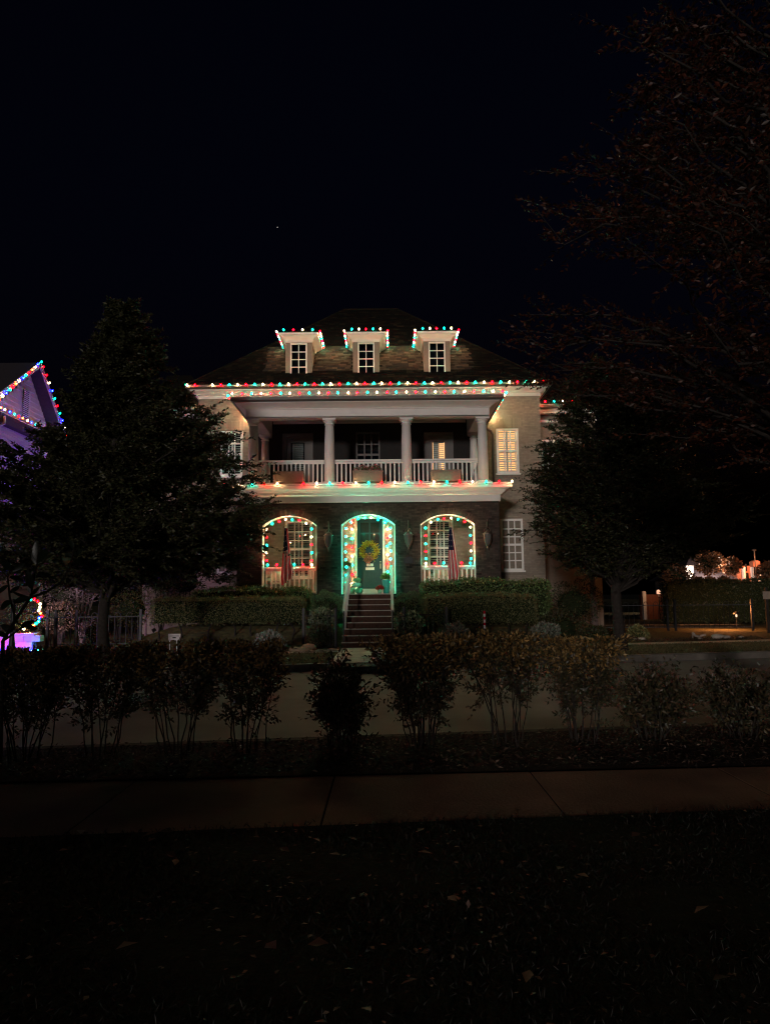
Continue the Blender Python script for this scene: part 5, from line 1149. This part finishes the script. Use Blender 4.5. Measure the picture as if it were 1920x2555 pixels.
f2 = empty('garden_floodlight', (-12.6, 23.0, 0), 'added unseen floodlight brightening the shrubs behind the fence with pinkish light', 'floodlight')
mb = MB(); mb.tube([(-12.6, 23.0, -.1), (-12.6, 23.0, .25)], .02, 6); mb.build('spike', M['iron'], f2)
d2 = (Vector((-10.6, 27.5, 2.2)) - Vector((-12.6, 23.0, .3))).normalized()
MB().bar(Vector((-12.6, 23.0, .3))-d2*.09, Vector((-12.6, 23.0, .3))+d2*.05, .14, .14).build('housing', M['iron'], f2)
lamp('SPOT', Vector((-12.6, 23.0, .3))+d2*.09, (.85, .55, .85), 800, f2, (-10.8, 27.5, 2.0), 62)  # lamp added out of view to brighten the shrubs

# pink lit block wall with bulbs at its foot, and the lit shrub above it
gw = empty('garden_wall', (-12.0, 21.9, 0), 'low block garden wall lit pink and blue at the left edge', 'wall')
xw0, xw1 = at(-60, 1600, 21.9).x, at(92, 1600, 21.9).x
bmw = MB().box(-.235, .235, -.14, .14, -.085, .085).mesh('block', M['blockstone'])
for r_ in range(3):
    x = xw0 + (.25 if r_ % 2 else 0)
    while x < xw1-.2: inst('block', bmw, (x+.24, 21.9+random.uniform(-.012, .012), .09+.18*r_), gw); x += .485
MB().box(xw0, xw1, 21.72, 22.08, .535, .60).build('coping', M['blockstone'], gw)
MB().box(xw0+.05, xw1-.05, 21.80, 22.0, 0, .53).build('mortar_core', M['tanmortar'], gw)
light_string('string_light', 'pink and blue lights on the ground along the foot of the block wall', 'ground light strings', spread((xw0+.1, 21.45, .06), (xw1+.25, 21.45, .06), 12), 'PPPPPBPPPBBT', (0, -.1, 1), BM2)
c = at(62, 1540, 22.6); bush('garden_shrub', 'evergreen shrub wrapped in multicolour lights above the block wall', (c.x, c.y, .95), .62, 2600, .06, GREEN, None, shell=.6)
arc = [(50, 1500), (62, 1497), (76, 1499), (86, 1499), (94, 1503), (99, 1511), (101, 1520), (97, 1527), (103, 1533), (106, 1541), (99, 1547), (96, 1554), (90, 1559), (84, 1565), (76, 1570), (60, 1572)]
light_string('string_light', 'multicolour light string wound over the shrub above the block wall', 'ground light strings', [at(px, py, 22.1) for px, py in arc], 'GBGRRWWWORBTGORWBB'[:16], (.3, -.7, .5), BM2)

# ================================================================ far right: lawn lamp, hedge, distant lit houses
pl = at(1858, 1533, 30.8); r = empty('path_light', (pl.x, 31.6, .1), 'small low path light on the lawn at the right', 'lamp')
MB().tube([(pl.x, 31.6, .05), (pl.x, 31.6, .55)], .02, 6).build('stake', M['iron'], r); MB().lathe([(.03, .55), (.13, .56), (.12, .60), (.03, .66)], (pl.x, 31.6, .1), 10).build('shade', M['iron'], r)
MB().lathe([(.03, .44), (.035, .5), (.03, .545)], (pl.x, 31.6, .1), 8).build('bulb', emat('warm_path_bulb', (1, .6, .35), 1.5), r)
lamp('POINT', (pl.x-.45, 31.7, .85), (1.0, .34, .10), 200, r)
a, b = at(1662, 1465, 36), at(1990, 1465, 36)
hedge('tall_hedge', 'tall dark clipped hedge below the distant lit houses', a.x, b.x, 36, 37, .1, 2.15, 9000, .09, [(.03, .045, .02), (.04, .05, .02)], None, 0, .03)
sheet('lawn_path', [8.5, 10, 11.5, 13, 14.5, 16], lambda x: (34.3-.05*(x-8)**1.2, 34.9-.05*(x-8)**1.2), .125, M['concrete'])
pst = at(1903, 1530, 29.5); r = empty('mail_post', (pst.x, 29.2, 0), 'slim wooden post with a small plate at the right edge', 'post'); MB().box(pst.x-.05, pst.x+.05, 29.15, 29.25, 0, 1.75).build('post', M['bark'], r); MB().box(pst.x-.16, pst.x+.16, 29.13, 29.148, 1.3, 1.6).build('plate', M['pot'], r)
FH = empty('white_house', (23, 60, 0), 'distant white walled house brightly lit behind the tall hedge', 'house')
a, b = at(1700, 1450, 60).x, at(1822, 1450, 60).x
mb = MB(); mb.box(a, b, 60, 66, 0, at(1760, 1446, 60).z); mb.build('wall', M['white'], FH)
MB().box(at(1708, 1450, 59.8).x, at(1727, 1450, 59.8).x, 59.6, 59.98, 0, at(1715, 1412, 59.7).z).build('pilaster', M['white'], FH)
mb = MB(); z = at(1760, 1446, 60).z; mb.add([(a-.4, 59.5, z+.02), (b+.4, 59.5, z+.02), (b+.4, 66.5, z+.02), (a-.4, 66.5, z+.02), (a+2, 63, z+2.0), (b-2, 63, z+2.0)], [(0, 1, 5, 4), (1, 2, 5), (2, 3, 4, 5), (3, 0, 4), (3, 2, 1, 0)]); mb.build('roof', M['nroof'], FH)
for x in (a+.9, b-.9): MB().box(x-.35, x+.35, 59.95, 59.99, 1.0, 2.4).build('window', M['dark'], FH)
wl = empty('wall_lamp', ((a+b)/2, 58.9, 4.4), 'bright wall lamp over the distant white house', 'lamp'); MB().box((a+b)/2-.1, (a+b)/2+.1, 58.8, 59.0, 4.3, 4.5).build('lamp_head', M['iron'], wl); MB().tube([((a+b)/2, 58.9, 4.5), ((a+b)/2, 59.5, 4.6), ((a+b)/2, 60, 4.6)], .03, 5).build('arm', M['iron'], wl)
lamp('POINT', ((a+b)/2, 58.7, 3.6), (1.0, .74, .60), 900, wl)
RH = empty('red_brick_house', (33, 62, 0), 'distant red brick house front with arched entrance, lit orange', 'house')
zt = at(1868, 1412, 62).z; X = lambda px: at(px, 1440, 62).x
MB().box(X(1838), X(1896), 62, 70, 0, zt).build('wall', M['redbrick'], RH)
for p0, p1 in ((1850, 1855), (1871, 1875), (1889, 1893)): MB().box(X(p0), X(p1), 61.7, 61.99, 0, zt-.1).build('pilaster', M['cream'], RH)
c0, c1 = X(1874), X(1891); hf = arch_h(c0, c1, zt-.1, zt+.45); mb = MB(); vs = [(c0, 61.6, zt-.1)]+[(c0+(c1-c0)*k/12, 61.6, hf(c0+(c1-c0)*k/12)) for k in range(13)]+[(c1, 61.6, zt-.1)]
mb.add(vs+[(v[0], 62.3, v[2]) for v in vs], [tuple(range(len(vs)))]+[(i, i+1, len(vs)+i+1, len(vs)+i) for i in range(len(vs)-1)]); mb.build('pediment', M['redbrick'], RH)
for p0, p1, ztop in ((1859, 1866, 2.9), (1876, 1888, 3.5)):
    c0, c1 = X(p0), X(p1); hf = arch_h(c0, c1, ztop, ztop+.25); vs = [(c0, 61.97, 0)]+[(c0+(c1-c0)*k/8, 61.97, hf(c0+(c1-c0)*k/8)) for k in range(9)]+[(c1, 61.97, 0)]
    mb = MB().add(vs+[(v[0], 61.995, v[2]) for v in vs], [tuple(range(len(vs)))]+[(i, i+1, len(vs)+i+1, len(vs)+i) for i in range(len(vs)-1)]); mb.build('door', M['dark'], RH)
MB().box(X(1858), X(1863), 61.96, 61.995, 3.3, 3.9).build('window', M['dark'], RH)
wl = empty('wall_lamp', (X(1868), 60.9, 4.9), 'orange wall lamp before the distant red brick house', 'lamp'); MB().tube([(X(1868), 60.9, 0), (X(1868), 60.9, 4.9)], .05, 6).build('post', M['iron'], wl); MB().lathe([(.05, 0), (.2, .02), (.15, .15), (.02, .2)], (X(1868), 60.9, 4.9), 8).build('lamp_head', M['iron'], wl)
lamp('POINT', (X(1862), 59.8, 4.2), (1.0, .34, .12), 480, wl)
for i, (px, py, Y, r_, lab) in enumerate([(1765, 1404, 57, .95, 'rusty leaved tree before the distant white house'), (1822, 1412, 58, .65, 'rusty leaved shrub between the two distant houses'), (1916, 1425, 56, .7, 'rusty leaved shrub right of the distant brick house'), (1690, 1440, 56, 1.0, 'dark shrub left of the distant white house'), (1741, 1453, 52, .24, 'small dark shrub before the white wall, first of three'), (1770, 1452, 52, .2, 'small dark shrub before the white wall, middle of three'), (1804, 1452, 52, .24, 'small dark shrub before the white wall, last of three')]):
    c = at(px, py, Y); bush('far_shrub', lab, (c.x, c.y, c.z), r_, 700, .3, [(.18, .07, .03), (.12, .06, .03)], 'shrubs among the distant houses', shell=.8)
a = at(1625, 1490, 45); BWl = MB().box(at(1597, 1490, 45).x, at(1655, 1490, 45).x, 45, 45.3, 0, at(1625, 1483, 45).z).build('brick_garden_wall', M['redbrick']); tag(BWl, 'low brick wall faintly lit behind the right street tree', 'wall')
mb = MB(); gp_ = empty('gate_post', (at(1605, 1490, 44.7).x, 44.7, 0), 'pale gate post before the low brick wall', 'post'); x = at(1605, 1490, 44.7).x; mb.box(x-.1, x+.1, 44.6, 44.8, 0, at(1605, 1475, 44.7).z); mb.build('post', M['white'], gp_)
wl = empty('post_lamp', (at(1642, 1478, 44).x, 44, 0), 'small post lamp beside the low brick wall', 'lamp'); x = at(1642, 1478, 44).x; zt = at(1642, 1478, 44).z; MB().tube([(x, 44, 0), (x, 44, zt-.12)], .03, 6).build('post', M['iron'], wl)
MB().lathe([(.05, -.1), (.12, -.08), (.12, .1), (.04, .16)], (x, 44, zt), 8).build('lamp_glass', emat('post_lamp_glow', (1, .5, .3), .9), wl); lamp('POINT', (x-.2, 43.7, zt-.1), (1, .5, .25), 9, wl)
st = at(692, 567, 2500); tag(MB().lathe([(.1, -1), (.9, -.4), (.9, .4), (.1, 1)], st, 8).build('star', emat('star_glow', (1, .9, .8), 1.2)), 'single bright star in the dark sky', 'star')
